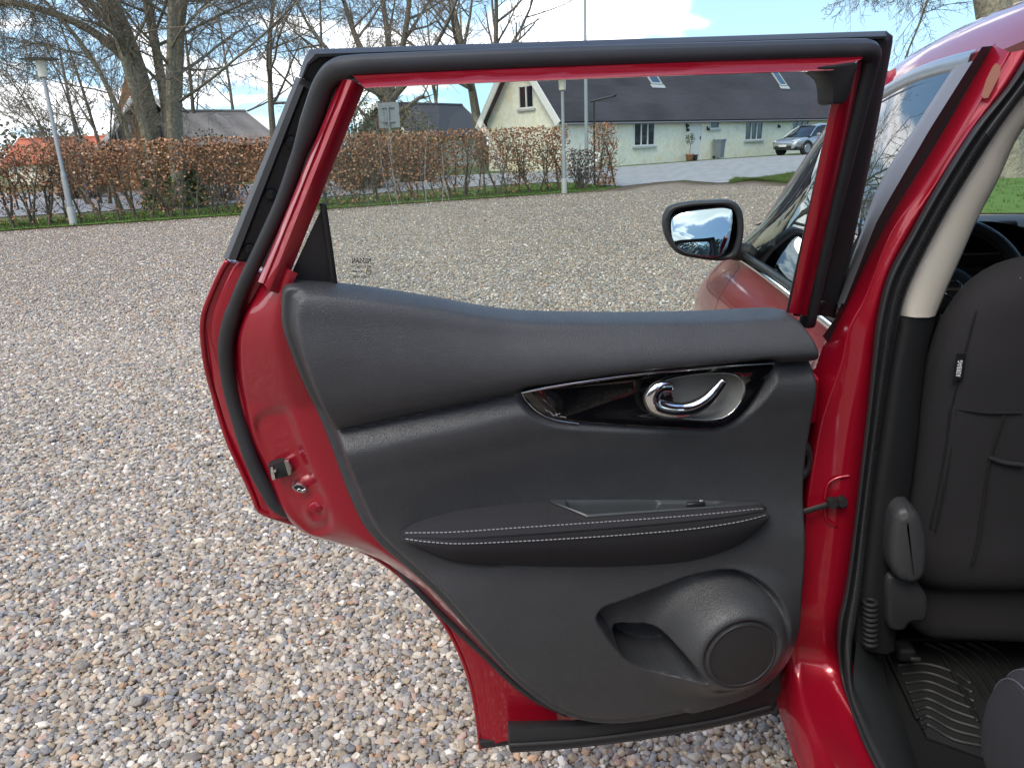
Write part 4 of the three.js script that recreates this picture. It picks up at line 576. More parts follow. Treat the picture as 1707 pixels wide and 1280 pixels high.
const sU = seamUV.map(p => p[0]), sV = seamUV.map(p => p[1]), tU = topUV.map(p => p[0]), tV = topUV.map(p => p[1]);
const pxPlate = [[870, 655], [905, 648], [1000, 634], [1100, 622], [1200, 613], [1291, 607], [1286, 620], [1268, 650], [1246, 682], [1222, 703], [1192, 714], [1150, 715], [1050, 710], [970, 704], [925, 697], [895, 684], [878, 668]];
const plateUV = resample(smooth(Dm(pxPlate, 0.050), 5, true), 160);
const spk = D(1237, 1092, 0.082), SPR = 0.058;
const scoopUV = smooth(Dm([[991, 1026], [1003, 1008], [1035, 996], [1090, 976], [1160, 952], [1230, 945], [1290, 985], [1296, 1060], [1200, 1150], [1145, 1113], [1121, 1120], [1087, 1119], [1056, 1109], [1029, 1086], [1004, 1052]], 0.034), 5, true);
const holeUV = smooth(Dm([[1033, 1058], [1067, 1056], [1102, 1057], [1128, 1070], [1150, 1093], [1163, 1112], [1140, 1112], [1120, 1117], [1087, 1116], [1058, 1106], [1034, 1085]], 0.03), 5, true);
function trimW(u, v) {
  const s = sdPoly(outline, u, v), vs = interp(sU, sV, u), vt = interp(tU, tV, u), T = v - vs; let w;
  if (T > 0) w = hermite([0, 0.012, 0.05, 0.12, 0.28, 0.5, 0.75, 0.92, 1], [0.038, 0.047, 0.056, 0.064, 0.067, 0.056, 0.034, 0.016, -0.006], T / Math.max(0.02, vt - vs));
  else w = hermite([0, 0.008, 0.035, 0.09, 0.17, 0.24, 0.32, 0.42, 0.55, 0.68], [0.034, 0.043, 0.059, 0.047, 0.029, 0.026, 0.040, 0.043, 0.030, 0.008], -T);
  const dl = dLine(leftUV, u, v); w = mix(0.003, w, sstep(0.013, 0.030, dl));
  const ds = Math.hypot(u - spk[0], v - spk[1]); const dome = 0.048 * sstep(0.15, 0.058, ds); w = w + dome * (ds < 0.15 ? 1 : 0);
  w = mix(w, 0.082, sstep(0.074, 0.062, ds)); w -= 0.005 * Math.exp(-(((ds - SPR - 0.004) / 0.003) ** 2));
  const dp = sdPoly(plateUV, u, v); if (dp > -0.02) w = mix(w, 0.042, sstep(-0.013, -0.002, dp)); if (dp > 0.006) w = 0.004;
  const dc = sdPoly(scoopUV, u, v); if (dc > 0) w = mix(w, 0.002 + dome * 0.9, sstep(0, 0.012, dc) * sstep(0.075, 0.125, ds));
  const dh = sdPoly(holeUV, u, v); if (dh > 0) w = mix(w, -0.055, sstep(0, 0.007, dh));
  const e = clamp(s / 0.010), round = Math.sqrt(Math.max(0, 1 - (1 - e) * (1 - e)));
  return mix(-0.030, w, round);
}
function heightMesh(poly, W, cell) { // triangulated height field inside an outline, its rim snapped to the outline
  let x0 = 1e9, x1 = -1e9, y0 = 1e9, y1 = -1e9; for (const p of poly) { x0 = Math.min(x0, p[0]); x1 = Math.max(x1, p[0]); y0 = Math.min(y0, p[1]); y1 = Math.max(y1, p[1]); }
  const nx = Math.ceil((x1 - x0) / cell) + 3, ny = Math.ceil((y1 - y0) / cell) + 3, id = new Int32Array(nx * ny).fill(-1), ins = new Uint8Array(nx * ny), pos = [], uv = [], idx = [];
  const gx = i => x0 + (i - 1) * cell, gy = j => y0 + (j - 1) * cell;
  for (let j = 0; j < ny; j++) for (let i = 0; i < nx; i++) ins[j * nx + i] = sdPoly(poly, gx(i), gy(j)) > 0 ? 1 : 0;
  const vert = (i, j) => { const k = j * nx + i; if (id[k] < 0) { let x = gx(i), y = gy(j); if (!ins[k]) [x, y] = nearest(poly, x, y); id[k] = pos.length / 3; const p = DW(x, y, W(x, y)); pos.push(p.x, p.y, p.z); uv.push(x, y); } return id[k]; };
  for (let j = 0; j < ny - 1; j++) for (let i = 0; i < nx - 1; i++) { const k = j * nx + i; if (ins[k] + ins[k + 1] + ins[k + nx] + ins[k + nx + 1] === 0) continue; const a = vert(i, j), b = vert(i + 1, j), c = vert(i + 1, j + 1), d = vert(i, j + 1); idx.push(a, c, b, a, d, c); }
  return fromArrays(pos, idx, uv);
}
// --- door shell (inner sheet metal), the part itself ---
const pxA = [[482, 456], [473, 476], [474, 560], [500, 640], [532, 705], [556, 765], [580, 830], [610, 888], [650, 925], [690, 960], [740, 1010], [790, 1065], [850, 1130], [930, 1188]];
const pxB = [[448, 432], [440, 458], [424, 490], [405, 525], [394, 560], [393, 600], [396, 640], [404, 686], [418, 732], [437, 776], [447, 800], [457, 825], [470, 853], [484, 870], [510, 891], [554, 904], [595, 917], [642, 938], [690, 974], [732, 1016], [775, 1058], [822, 1104], [870, 1146], [940, 1187]];
let shellGeo;
{
  const n = 130, m = 26, A = resample(smooth(pxA, 6), n), B = resample(smooth(pxB, 6), n);
  const dent = smooth([[424, 700], [445, 684], [478, 682], [498, 730], [522, 790], [545, 836], [552, 880], [520, 892], [492, 870], [474, 846], [452, 800], [436, 760]], 5, true);
  const rows = []; for (let i = 0; i < n; i++) { const row = []; for (let j = 0; j <= m; j++) { const t = j / m, x = mix(A[i][0] + 14, B[i][0], t), y = mix(A[i][1], B[i][1], t); let w = hermite([0, 0.22, 0.36, 0.6, 0.86, 0.95, 1], [-0.012, -0.012, -0.016, -0.034, -0.055, -0.064, -0.085], t); const dd = sdPoly(dent, x, y); w -= 0.010 * sstep(-3, 7, dd); const dk = Math.hypot(x - 527, y - 852); w += 0.006 * sstep(24, 17, dk) - 0.008 * sstep(13, 7, dk); row.push(DP(x, y, w)); } rows.push(row); }
  const lowerPx = [[930, 1188], [1000, 1206], [1130, 1192], [1260, 1150], [1300, 1100], [1316, 1000], [1326, 900], [1332, 700], [1330, 540], [1310, 528], [1150, 532], [860, 530], [740, 512], [600, 490], [480, 480]];
  const core = doorPoly([...pxA.map(p => [p[0] + 10, p[1]]), ...lowerPx.slice(1)], -0.085, -0.075);
  shellGeo = merge([grid(rows), core]);
}
const door = part('rear_door', shellGeo, paint, car); door.userData.label = 'open rear door showing its black inner trim';
// outer skin of the door
{
  const out = smooth([[380, 434], [371, 447], [354, 484], [340, 521], [337, 549], [343, 607], [355, 654], [379, 732], [402, 783], [425, 834], [437, 862]], 5), arch = smooth([[474, 867], [530, 885], [600, 915], [650, 945], [700, 990], [738, 1035], [765, 1084], [785, 1140], [796, 1200], [801, 1247]], 5);
  const poly = [...out, ...arch, [850, 1243], [1060, 1225], [1285, 1180], [1315, 1080], [1345, 800], [1352, 560], [1000, 545], [600, 505], [480, 470]];
  part('outer_skin', doorPoly(poly, -0.125, -0.098, 0.004, 2), paint, door);
  part('hem', tubeD(out.concat(arch).filter((_, i) => i % 3 === 0), -0.099, 0.0045, 6, 2), paint, door);
  // inner edge of outer skin behind the seal
  part('edge_strip', grid([out.map(p => DP(p[0] + 14, p[1] + 1, -0.0955)), out.map(p => DP(p[0] + 24, p[1] + 2, -0.086)), out.map(p => DP(p[0] + 44, p[1] + 4, -0.084))]), paint, door);
  const archIn = arch.slice(22); part('arch_strip', grid([archIn.map(p => DP(p[0] + 2, p[1] - 2, -0.0955)), archIn.map(p => DP(p[0] + 34, p[1] - 10, -0.080)), archIn.map(p => DP(p[0] + 130, p[1] - 30, -0.070))]), paint, door);
}
// trim panel
part('trim_panel', heightMesh(outline, trimW, 0.0031), trimMat, door);
// rubber seal running round the door
part('door_seal', tubeD([[1346, 540, -0.045], [1372, 420, -0.045], [1410, 262, -0.045], [1446, 118, -0.04], [1452, 92, -0.035], [1446, 84, -0.03], [1424, 83, -0.028], [1200, 89, -0.028], [900, 98, -0.028], [640, 109, -0.028], [588, 112, -0.028], [561, 117, -0.034], [541, 140, -0.045], [524, 185, -0.052], [512, 220, -0.055], [498, 258, -0.058], [471, 335, -0.060], [438, 408, -0.062], [403, 482, -0.068], [386, 528, -0.076], [376, 575, -0.080], [382, 639, -0.080], [398, 701, -0.080], [421, 771, -0.080], [445, 818, -0.080], [462, 843, -0.084], [492, 858, -0.09], [570, 885, -0.09], [650, 935, -0.085], [700, 988, -0.070], [752, 1040, -0.066], [804, 1088, -0.064], [855, 1137, -0.06], [893, 1165, -0.058], [945, 1190, -0.055]], -0.06, t => t < 0.40 ? 0.0132 : t < 0.44 ? mix(0.0132, 0.0095, (t - 0.40) / 0.04) : t < 0.55 ? 0.0095 : t < 0.78 ? 0.0112 : 0.006, 12, 6), rubberSoft, door);
// window frame in body colour
{
  const band = (rows, mat, name) => { const rs = rows.map(([pts, w]) => pts.map(p => DP(p[0], p[1], p[2] ?? w))); return part(name, crease(grid(rs), 48), mat, door); };
  const lin2 = (pts, n = 8) => { const o = []; for (let i = 0; i < pts.length - 1; i++) for (let k = 0; k < n; k++) o.push([mix(pts[i][0], pts[i + 1][0], k / n), mix(pts[i][1], pts[i + 1][1], k / n)]); o.push(pts[pts.length - 1]); return o; };
  const bow = (pts, amt) => pts.map((p, i) => [p[0], p[1] - amt * Math.sin(Math.PI * i / (pts.length - 1))]);
  const cornerTL = [[607, 146], [604, 143], [600, 131], [597, 127], [590, 124]], cornerTR = [[1388, 117], [1396, 112], [1434, 98], [1438, 95], [1442, 93]];
  // left rail, inner -> outer
  band([[lin2([[607, 147], [469.0, 491.5]]), -0.050], [lin2([[607, 146], [469.0, 491.6]]), -0.024], [lin2([[590, 135], [449.8, 484.9]]), -0.0125], [lin2([[586, 134], [446.9, 482.8]]), -0.0125], [lin2([[577, 132], [440.0, 474.4]]), -0.020], [lin2([[574, 132], [438.1, 472.3]]), -0.019], [lin2([[566, 136], [430.1, 469.8]]), -0.030], [lin2([[563, 139], [428.2, 469.6]]), -0.060]], paint, 'window_frame');
  const T = (a, b) => bow(lin2([a, b], 24), 1.5);
  band([[T([607, 147], [1388, 118]), -0.050], [T([607, 147], [1388, 118]), -0.0075], [T([607, 146], [1388, 117]), -0.0055], [T([592, 130], [1436, 99]), -0.0125], [T([589, 127], [1438, 96]), -0.0125], [T([582, 123], [1441, 92]), -0.022], [T([580, 119], [1443, 89]), -0.045]], paint, 'window_frame');
  band([[lin2([[1397, 120], [1314, 521]]), -0.050], [lin2([[1397, 120], [1315, 521]]), -0.022], [lin2([[1419, 112], [1328, 523]]), -0.013], [lin2([[1423, 108], [1331, 524]]), -0.013], [lin2([[1440, 94], [1345, 527]]), -0.026], [lin2([[1443, 93], [1349, 527]]), -0.060]], paint, 'window_frame');
}
// glass, with the dried water runs and the maker's mark on it
const glassMat = P(lin(0.94, 0.975, 0.955), 0.0, { transmission: 1, thickness: 0, ior: 1.5 });
{
  const g = part('window_pane', doorPoly([[590, 140], [1395, 108], [1395, 130], [1318, 540], [850, 545], [470, 490]], -0.050, -0.0465), glassMat, door);
  const marks = M(lin(0.55, 0.58, 0.54), 0.9, { transparent: true, opacity: 0.62 }), faint = M(lin(0.55, 0.58, 0.54), 0.9, { transparent: true, opacity: 0.30 }), r = rng(44);
  const run = (pts, w, mat) => { const q = resample(smooth(pts, 6), 40), L = [], R = []; q.forEach((p, i) => { const k = w * (0.55 + 0.75 * Math.abs(n2(i * 0.37, pts[0][0])) + 0.1 * r()); L.push(DP(p[0] - k, p[1], -0.0458)); R.push(DP(p[0] + k, p[1], -0.0458)); }); part('water_run', grid([L, R]), mat, g); };
  run([[625, 198], [634, 260], [641, 300], [655, 350], [661, 400], [668, 452]], 0.8, marks); run([[638, 180], [646, 235], [655, 290], [663, 340], [672, 390], [682, 455]], 0.8, marks); run([[715, 203], [710, 245], [708, 290], [710, 330], [714, 400], [716, 470], [716, 500]], 0.9, marks); run([[736, 242], [739, 290], [737, 340], [736, 400], [734, 495]], 0.8, marks); run([[741, 300], [747, 328], [757, 370], [768, 412], [776, 450]], 0.8, marks); run([[738, 290], [740, 308], [741, 320]], 2.6, faint);
  for (const [x, y0, y1, q] of [[612, 300, 400, 0.8], [618, 300, 340, 0.7], [648, 430, 470, 0.8], [690, 400, 470, 0.7], [745, 420, 500, 0.9], [700, 240, 300, 0.6], [660, 420, 480, 0.8], [765, 440, 505, 0.8]]) run([[x, y0], [x + 1.5, (y0 + y1) / 2], [x + 1, y1]], q, faint);
  // printed mark, read from outside
  const cv = document.createElement('canvas'); cv.width = 512; cv.height = 320; const c = cv.getContext('2d'); c.clearRect(0, 0, 512, 320); c.fillStyle = '#0a0d10'; c.textAlign = 'center'; c.textBaseline = 'middle'; c.save(); c.translate(512, 0); c.scale(-1, 1);
  c.font = 'bold 92px sans-serif'; c.fillText('NISSAN', 256, 52); c.font = 'bold 40px sans-serif'; c.fillText('AGC AUTOMOTIVE', 256, 128); c.fillText('43R-00003', 340, 196); c.font = 'bold 50px sans-serif'; c.fillText('E2', 130, 196); c.lineWidth = 9; c.strokeStyle = '#0a0d10'; c.beginPath(); c.arc(130, 196, 42, 0, 7); c.stroke(); c.font = 'bold 38px sans-serif'; c.fillText('TEMPERLITE M2', 256, 266); c.restore();
  const t = new THREE.CanvasTexture(cv); t.colorSpace = THREE.SRGBColorSpace;
  const q = [[577, 428], [627, 428], [627, 468], [577, 468]].map(p => DP(p[0], p[1], -0.0452)); const mg = fromArrays([q[0], q[1], q[2], q[3]].flatMap(p => [p.x, p.y, p.z]), [0, 2, 1, 0, 3, 2], [0, 1, 1, 1, 1, 0, 0, 0]);
  part('maker_mark', mg, M(lin(1, 1, 1), 0.8, { map: t, transparent: true, side: THREE.DoubleSide }), g);
}
// black quarter panel, run channel, corner cap
part('quarter_panel', doorPoly([[537, 344], [543, 352], [559, 476], [556, 484], [478, 471]], -0.045, -0.030, 0.002), trimPlain, door);
part('quarter_bar', tubeD([[538, 340], [547, 400], [557, 470], [559, 482]], -0.028, 0.0045, 6, 4), rubber, door);
part('run_channel', crease(grid([[[1389, 160], [1310, 521]], [[1390, 160], [1311, 521]], [[1399, 162], [1320, 522]], [[1400, 162], [1322, 522]]].map(([a, b], k) => { const o = []; for (let i = 0; i <= 10; i++) o.push(DP(mix(a[0], b[0], i / 10), mix(a[1], b[1], i / 10), [-0.046, -0.024, -0.022, -0.034][k])); return o; }))), rubber, door);
part('corner_cap', doorPoly(smooth([[1362, 113], [1395, 107], [1432, 105], [1428, 122], [1414, 166], [1405, 172], [1391, 171], [1389, 152], [1385, 132], [1374, 121]], 4, true), -0.045, -0.006, 0.003), rubber, door);
part('belt_strip', tubeD([[560, 482], [620, 487], [740, 506], [800, 517], [860, 525], [1000, 529], [1150, 528], [1312, 523]], -0.040, 0.004, 6, 6), rubber, door);
// outer weatherstrip: left blade, top blade, right blade with fixing clips
{
  const L = (rows, mat, name, ang = 35) => part(name, crease(grid(rows.map(([pts, w]) => { const q = resample(pts, 40); return q.map(p => DP(p[0], p[1], w)); })), ang), mat, door);
  L([[[[372, 429], [493, 128]], -0.125], [[[373, 430], [494, 128]], -0.098], [[[380, 432], [500, 130]], -0.085], [[[392, 434], [510, 132]], -0.080], [[[396, 436], [514, 134]], -0.092], [[[420, 440], [534, 140]], -0.092], [[[440, 442], [552, 140]], -0.088]], rubberSoft, 'weatherstrip');
  L([[[[497, 128], [511, 82], [1480, 51]], -0.12], [[[498, 128], [512, 83], [1480, 52]], -0.085], [[[502, 130], [517, 90], [1478, 60]], -0.070], [[[504, 131], [520, 95], [1475, 64]], -0.070], [[[506, 131], [522, 98], [1473, 67]], -0.085], [[[520, 140], [545, 118], [1466, 84]], -0.085]], rubberSoft, 'weatherstrip', 60);
  L([[[[1479, 52], [1490, 60], [1489, 70], [1456, 250], [1420, 420], [1392, 532]], -0.12], [[[1478, 53], [1489, 61], [1487, 71], [1454, 250], [1418, 420], [1390, 530]], -0.080], [[[1472, 60], [1480, 66], [1478, 76], [1446, 250], [1410, 420], [1384, 528]], -0.074], [[[1462, 66], [1468, 74], [1462, 90], [1426, 250], [1390, 420], [1366, 526]], -0.074], [[[1458, 70], [1462, 76], [1452, 95], [1416, 250], [1380, 420], [1352, 528]], -0.088]], rubber, 'weatherstrip', 30);
  part('end_cap', doorPoly([[497, 137], [501, 131], [535, 141], [545, 150], [540, 156], [512, 149]], -0.10, -0.080, 0.002), rubberSoft, door);
  for (const [x, y] of [[485, 238], [451, 326], [415, 417]]) part('clip', mapGeo(new THREE.SphereGeometry(0.0085, 14, 8, 0, 6.2832, 0, 1.5).rotateX(Math.PI / 2).scale(1, 1, 0.55), (a, b, c) => { const [u, v] = D(x, y, -0.088); return DW(u + a, v + b, -0.090 + c); }), rubber, door);
  for (const [x, y] of [[1428, 197], [1403, 310], [1384, 411], [1371, 508]]) part('clip', mapGeo(new THREE.SphereGeometry(0.0075, 14, 8, 0, 6.2832, 0, 1.5).rotateX(Math.PI / 2).scale(1, 1, 0.6), (a, b, c) => { const [u, v] = D(x, y, -0.072); return DW(u + a, v + b, -0.0745 + c); }), rubber, door);
}
{ // black inner frame behind the painted one
  const strip = (A, B) => crease(grid([resample(A, 30).map(p => DP(p[0], p[1], -0.088)), resample(B, 30).map(p => DP(p[0], p[1], -0.070))]));
  part('inner_frame', strip([[430, 442], [545, 150], [560, 100]], [[462, 458], [592, 140], [596, 130]]), rubber, door);
  part('inner_frame', strip([[545, 112], [1470, 78]], [[590, 140], [1420, 108]]), rubber, door);
  part('inner_frame', strip([[1458, 80], [1416, 250], [1350, 530]], [[1420, 110], [1395, 220], [1322, 526]]), rubber, door);
}
// handle plate with chrome line and handle
{
  const cup = smooth([[1078, 672], [1086, 652], [1104, 637], [1140, 627], [1190, 622], [1222, 624], [1238, 636], [1240, 652], [1230, 675], [1212, 692], [1190, 699], [1150, 698], [1105, 692], [1085, 684]], 5, true);
  const cupUV = resample(Dm(cup.concat([cup[0]]), 0.0500), 91).slice(0, 90), rim = cupUV.concat([cupUV[0]]).map(p => DW(p[0], p[1], 0.0515));
  const plate = part('handle_plate', mapGeo(prism(plateUV, 0.0400, 0.0505, 0.0022, 3, [cupUV.slice().reverse()]), DW, 40), gloss, door);

  const top = [[869, 655], [905, 647], [1000, 632], [1100, 620], [1200, 611], [1291, 605.5]];
  part('chrome_strip', tubeD(top, 0.0515, t => 0.0024 * (0.5 + Math.min(1, t * 6, (1 - t) * 6) * 0.5), 8, 6), chrome, plate);
  part('chrome_strip', tubeD([[871, 657], [880, 671], [897, 687], [925, 699.5], [965, 706]], 0.0505, 0.0011, 6, 6), chrome, plate);
  const cen = cupUV.reduce((a, p) => [a[0] + p[0] / 90, a[1] + p[1] / 90], [0, 0]);
  part('handle_cup', grid([1.03, 1.0, 0.97, 0.9, 0.75, 0.4, 0.0005].map((k, i) => cupUV.concat([cupUV[0]]).map(p => DW(mix(cen[0], p[0], k), mix(cen[1], p[1], k), [0.0512, 0.0525, 0.0510, 0.0400, 0.0350, 0.0330, 0.0330][i])))), M(lin(0.15, 0.155, 0.15), 0.5), plate);
  part('cup_rim', tube(rim.slice(32, 78), 0.0011, 6), chrome, plate);
  // chrome pull: hook from the rounded pivot sweeping up to the right
  const hp = smooth([[1120, 645], [1098, 646], [1087, 660], [1092, 676], [1120, 684], [1152, 681], [1178, 667], [1196, 648], [1208, 633]].map(p => DP(p[0], p[1], 0.0660)), 7);
  part('door_handle', tube(hp, t => 0.0045 + 0.009 * Math.pow(Math.sin(Math.PI * clamp(0.10 + 0.86 * t)), 0.8) * (t < 0.55 ? 1 : 0.95), 14, 0.8), chrome, plate);
  part('handle_pivot', doorPoly(smooth([[1082, 668], [1090, 650], [1106, 642], [1120, 643], [1124, 660], [1128, 672], [1112, 682], [1092, 680]], 4, true), 0.0540, 0.0680, 0.005, 4, [], 60), chrome, plate);
  const mk = (pts) => part('scratch', tube(pts.map(p => DP(p[0], p[1], 0.0512)), 0.0005, 4), M(lin(0.3, 0.3, 0.32), 0.6), plate); mk([[913, 683], [922, 692]]); mk([[925, 684], [929, 694]]); mk([[922, 693], [934, 689]]); mk([[933, 694], [944, 696]]); mk([[906, 679], [913, 686]]);
}
// armrest
const AX = [667, 680, 705, 760, 850, 950, 1050, 1150, 1220, 1255, 1272, 1278], AT = [890, 878, 866, 851, 839, 834, 833, 834, 836, 838, 842, 850], AC = [892, 893, 895, 896, 891, 884, 876, 867, 859, 854, 852, 852], AB = [893, 902, 915, 936, 944, 948, 948, 940, 917, 893, 870, 854], AWc = [0.030, 0.048, 0.062, 0.080, 0.090, 0.093, 0.093, 0.091, 0.084, 0.072, 0.055, 0.032];
const armAt = (x, f) => { // f 0 back edge .. 1 crease .. 2 lower edge
  const yt = hermite(AX, AT, x), yc = hermite(AX, AC, x), yb = hermite(AX, AB, x), wc = hermite(AX, AWc, x);
  if (f <= 1) { const a = DP(x, yt, 0.026), c = DP(x, yc, wc), m = a.clone().lerp(c, f); const k = 0.006 * Math.sin(Math.PI * f); m.y += k; return m; }
  const c = DP(x, yc, wc), b = DP(x, yb, 0.030), g = f - 1, m = c.clone().lerp(b, g); m.addScaledVector(Dn, 0.016 * Math.sin(Math.PI * Math.pow(g, 0.8))); return m;
};
{
  const xs = []; for (let i = 0; i <= 90; i++) xs.push(667 + (1278 - 667) * i / 90);
  const fs = [-0.02, 0, 0.15, 0.35, 0.55, 0.75, 0.9, 0.97, 1, 1.04, 1.12, 1.25, 1.4, 1.6, 1.8, 1.95, 2];
  const lo = x => x < 917 || x > 1268 ? 0 : x < 985 ? mix(0.02, 0.70, Math.pow(clamp((x - 917) / 62), 0.75)) : mix(0.70, 0.60, clamp((x - 985) / 283));
  for (const x of [918, 922, 928, 934, 941, 948, 1269]) xs.push(x); xs.sort((a, b) => a - b);
  const arm = part('armrest', grid(xs.map(x => { const s = lo(x); return fs.map(f => f < 0 ? (s > 0.02 ? armAt(x, s).add(V(0, -0.012, 0)) : DP(x, hermite(AX, AT, x), 0.0)) : armAt(x, f <= 1 ? mix(s, 1, f) : f)); })), fabric, door);
  // two rows of stitches
  const st = (f) => { const L = []; for (let x = 676; x < 1268; x += 7.2) { const a = armAt(x, f), b = armAt(x + 4.6, f), up = V(0, 0.6, 0).addScaledVector(Dn, 0.8).multiplyScalar(0.0012); L.push(tube([a.add(up), b.add(up)], 0.00085, 5)); } return merge(L); };
  const thread = M(lin(0.30, 0.30, 0.33), 0.8); for (const f of [0.86, 1.13]) part('stitching', st(f), thread, arm);
  part('crease_piping', tube(xs.slice(1, -1).map(x => armAt(x, 1).addScaledVector(Dn, -0.0005)), 0.003, 8), fabric, arm);
  part('lower_piping', tube(xs.slice(1, -1).map(x => armAt(x, 2).addScaledVector(Dn, 0.002)), 0.0022, 8), trimPlain, arm);
  // plastic pull cup and switch panel set in the top
  const rows = [], N = 120, K = 26;
  const dip = (x, f) => { const e = Math.min(sstep(944, 954, x), sstep(1212, 1188, x)), l = lo(x); const q = Math.min(sstep(0.14, 0.24, f / l), sstep(0.90, 0.78, f / l)); const left = sstep(1100, 1092, x); return -e * q * mix(0.006, 0.026, left); };
  for (let i = 0; i <= N; i++) { const x = 917.5 + (1268 - 917.5) * i / N, row = []; for (let k = 0; k <= K; k++) { const f = -0.01 + (lo(x) + 0.01) * k / K, p = armAt(x, Math.max(0, f)); p.y += 0.0016 * (k > 0 && k < K ? 1 : 0) - (k === 0 || k === K ? 0.0012 : 0) + dip(x, f); row.push(p); } rows.push(row); }
  part('pull_cup', grid(rows), M(lin(0.045, 0.05, 0.055), 0.42), door);
  const c = armAt(1160, 0.46), ax = armAt(1170, 0.46).sub(armAt(1150, 0.46)).normalize(), az = armAt(1160, 0.5).sub(armAt(1160, 0.2)).normalize(), ay = ax.clone().cross(az).normalize(); if (ay.y < 0) ay.negate();
  const sw = part('window_switch', mapGeo(new RoundedBoxGeometry(0.032, 0.009, 0.019, 3, 0.004), (x, y, z) => c.clone().addScaledVector(ax, x).addScaledVector(ay, y + 0.002 + 0.002 * (z / 0.01)).addScaledVector(az, z), 50), M(lin(0.02, 0.02, 0.022), 0.35), door);
  part('switch_icon', mapGeo(merge([box(-0.001, 0.001, 0, 0.0003, -0.003, 0.003), box(0.0035, 0.0042, 0, 0.0003, -0.003, 0.003), box(0.0015, 0.0035, 0, 0.0003, -0.003, -0.0023), box(0.0015, 0.0035, 0, 0.0003, 0.0023, 0.003)]), (x, y, z) => c.clone().addScaledVector(ax, x + 0.007).addScaledVector(ay, y + 0.0068).addScaledVector(az, z - 0.002)), M(lin(0.7, 0.7, 0.72), 0.5), sw);
}
// speaker
{
  const dots = tex(256, 0.02, (x, y) => { const h = (y * 16 + (Math.floor(x * 16) % 2) * 0.5) % 1, q = Math.hypot((x * 16) % 1 - 0.5, h - 0.5); return q < 0.33 ? 0.1 : 0.9; });
  const rows = []; for (let i = 0; i <= 10; i++) { const r = SPR * i / 10, row = []; for (let k = 0; k <= 64; k++) { const a = k / 64 * 6.2832; row.push(DW(spk[0] + r * Math.cos(a), spk[1] + r * Math.sin(a), 0.083 + 0.003 * (1 - (i / 10) ** 2))); } rows.push(row); }
  const g = grid(rows), uv = g.attributes.uv; let q = 0; for (let i = 0; i <= 10; i++) for (let k = 0; k <= 64; k++) { const r = SPR * i / 10, a = k / 64 * 6.2832; uv.setXY(q++, r * Math.cos(a), r * Math.sin(a)); }
  const s = part('speaker_grille', g, M(lin(0.022, 0.022, 0.024), 0.6, { bumpMap: dots, bumpScale: 0.0012 }), door);
  const ring = []; for (let k = 0; k <= 64; k++) { const a = k / 64 * 6.2832; ring.push(DW(spk[0] + SPR * Math.cos(a), spk[1] + SPR * Math.sin(a), 0.0832)); } part('speaker_ring', tube(ring, 0.0018, 8), trimPlain, s);
}
// latch, lock slot, dents, rubber sill blade
{
  part('door_latch', doorPoly([[446, 777], [473, 767], [482, 774], [486, 790], [480, 794], [452, 801]], -0.060, -0.040, 0.002), deepBlack, door);
  part('latch_plate', doorPoly([[473, 769], [480, 769], [486, 780], [485, 791], [480, 793]], -0.058, -0.036, 0.001), brushed, door);
  part('latch_claw', doorPoly([[449, 779], [454, 776], [459, 799], [453, 801]], -0.058, -0.036, 0.001), chrome, door); part('latch_claw', doorPoly([[455, 783], [460, 782], [460, 787], [456, 788]], -0.058, -0.035, 0.001), chrome, door);
  const lock = part('lock_slot', doorPoly(smooth([[486, 813], [492, 807], [504, 809], [511, 815], [506, 822], [494, 820]], 4, true), -0.050, -0.030, 0.002), brushed, door);
  part('lock_hole', doorPoly(smooth([[489, 813], [494, 809.5], [503, 811], [507, 815], [502, 818.5], [494, 817]], 4, true), -0.031, -0.0288, 0.0005), deepBlack, lock); part('lock_hook', tubeD([[495, 817], [499, 815], [503, 818], [508, 815]], -0.0285, 0.0007, 5, 4), chrome, lock);
  part('bump_stop', mapGeo(new THREE.SphereGeometry(0.010, 16, 10).scale(1, 1, 0.35), (a, b, c) => { const [u, v] = D(526, 848, -0.03); return DW(u + a, v + b, -0.034 + c); }), paint, door);
  const sill = part('sill_seal', mapGeo(prism(Dm([[849, 1214], [960, 1212], [1100, 1196], [1282, 1148], [1300, 1120], [1304, 1150], [1285, 1188], [1180, 1212], [1060, 1232], [940, 1246], [850, 1253]], -0.035), -0.055, -0.035, 0.002), DW), rubber, door);
  part('sill_lip', tubeD([[850, 1242], [960, 1235], [1080, 1220], [1200, 1200], [1284, 1178]], -0.033, 0.0035, 6, 6), rubberSoft, sill);
  part('sill_lip', tubeD([[852, 1252], [940, 1246], [1060, 1232], [1180, 1212], [1286, 1187]], -0.040, 0.003, 6, 6), rubberSoft, sill);
  part('lower_hem', doorPoly([[798, 1238], [852, 1230], [852, 1242], [803, 1249]], -0.097, -0.085, 0.002), rubber, door);
  part('edge_seal', tubeD([[1312, 1085], [1306, 1130], [1302, 1165], [1290, 1190]], -0.06, 0.008, 8, 6), rubber, door);
  // pressed letters beside the lock
  const cv = document.createElement('canvas'); cv.width = 256; cv.height = 96; const c = cv.getContext('2d'); c.clearRect(0, 0, 256, 96); c.fillStyle = '#7d1420'; c.font = '58px sans-serif'; c.textBaseline = 'middle'; c.fillText('LOCK \u2013', 6, 50); const t = new THREE.CanvasTexture(cv); t.colorSpace = THREE.SRGBColorSpace;
  const q = [[480, 824], [507, 830], [506, 839], [479, 833]].map(p => DP(p[0], p[1], -0.033)); part('pressed_letters', fromArrays(q.flatMap(p => [p.x, p.y, p.z]), [0, 2, 1, 0, 3, 2], [0, 1, 1, 1, 1, 0, 0, 0]), M(lin(1, 1, 1), 0.5, { map: t, transparent: true, side: THREE.DoubleSide }), door);
}

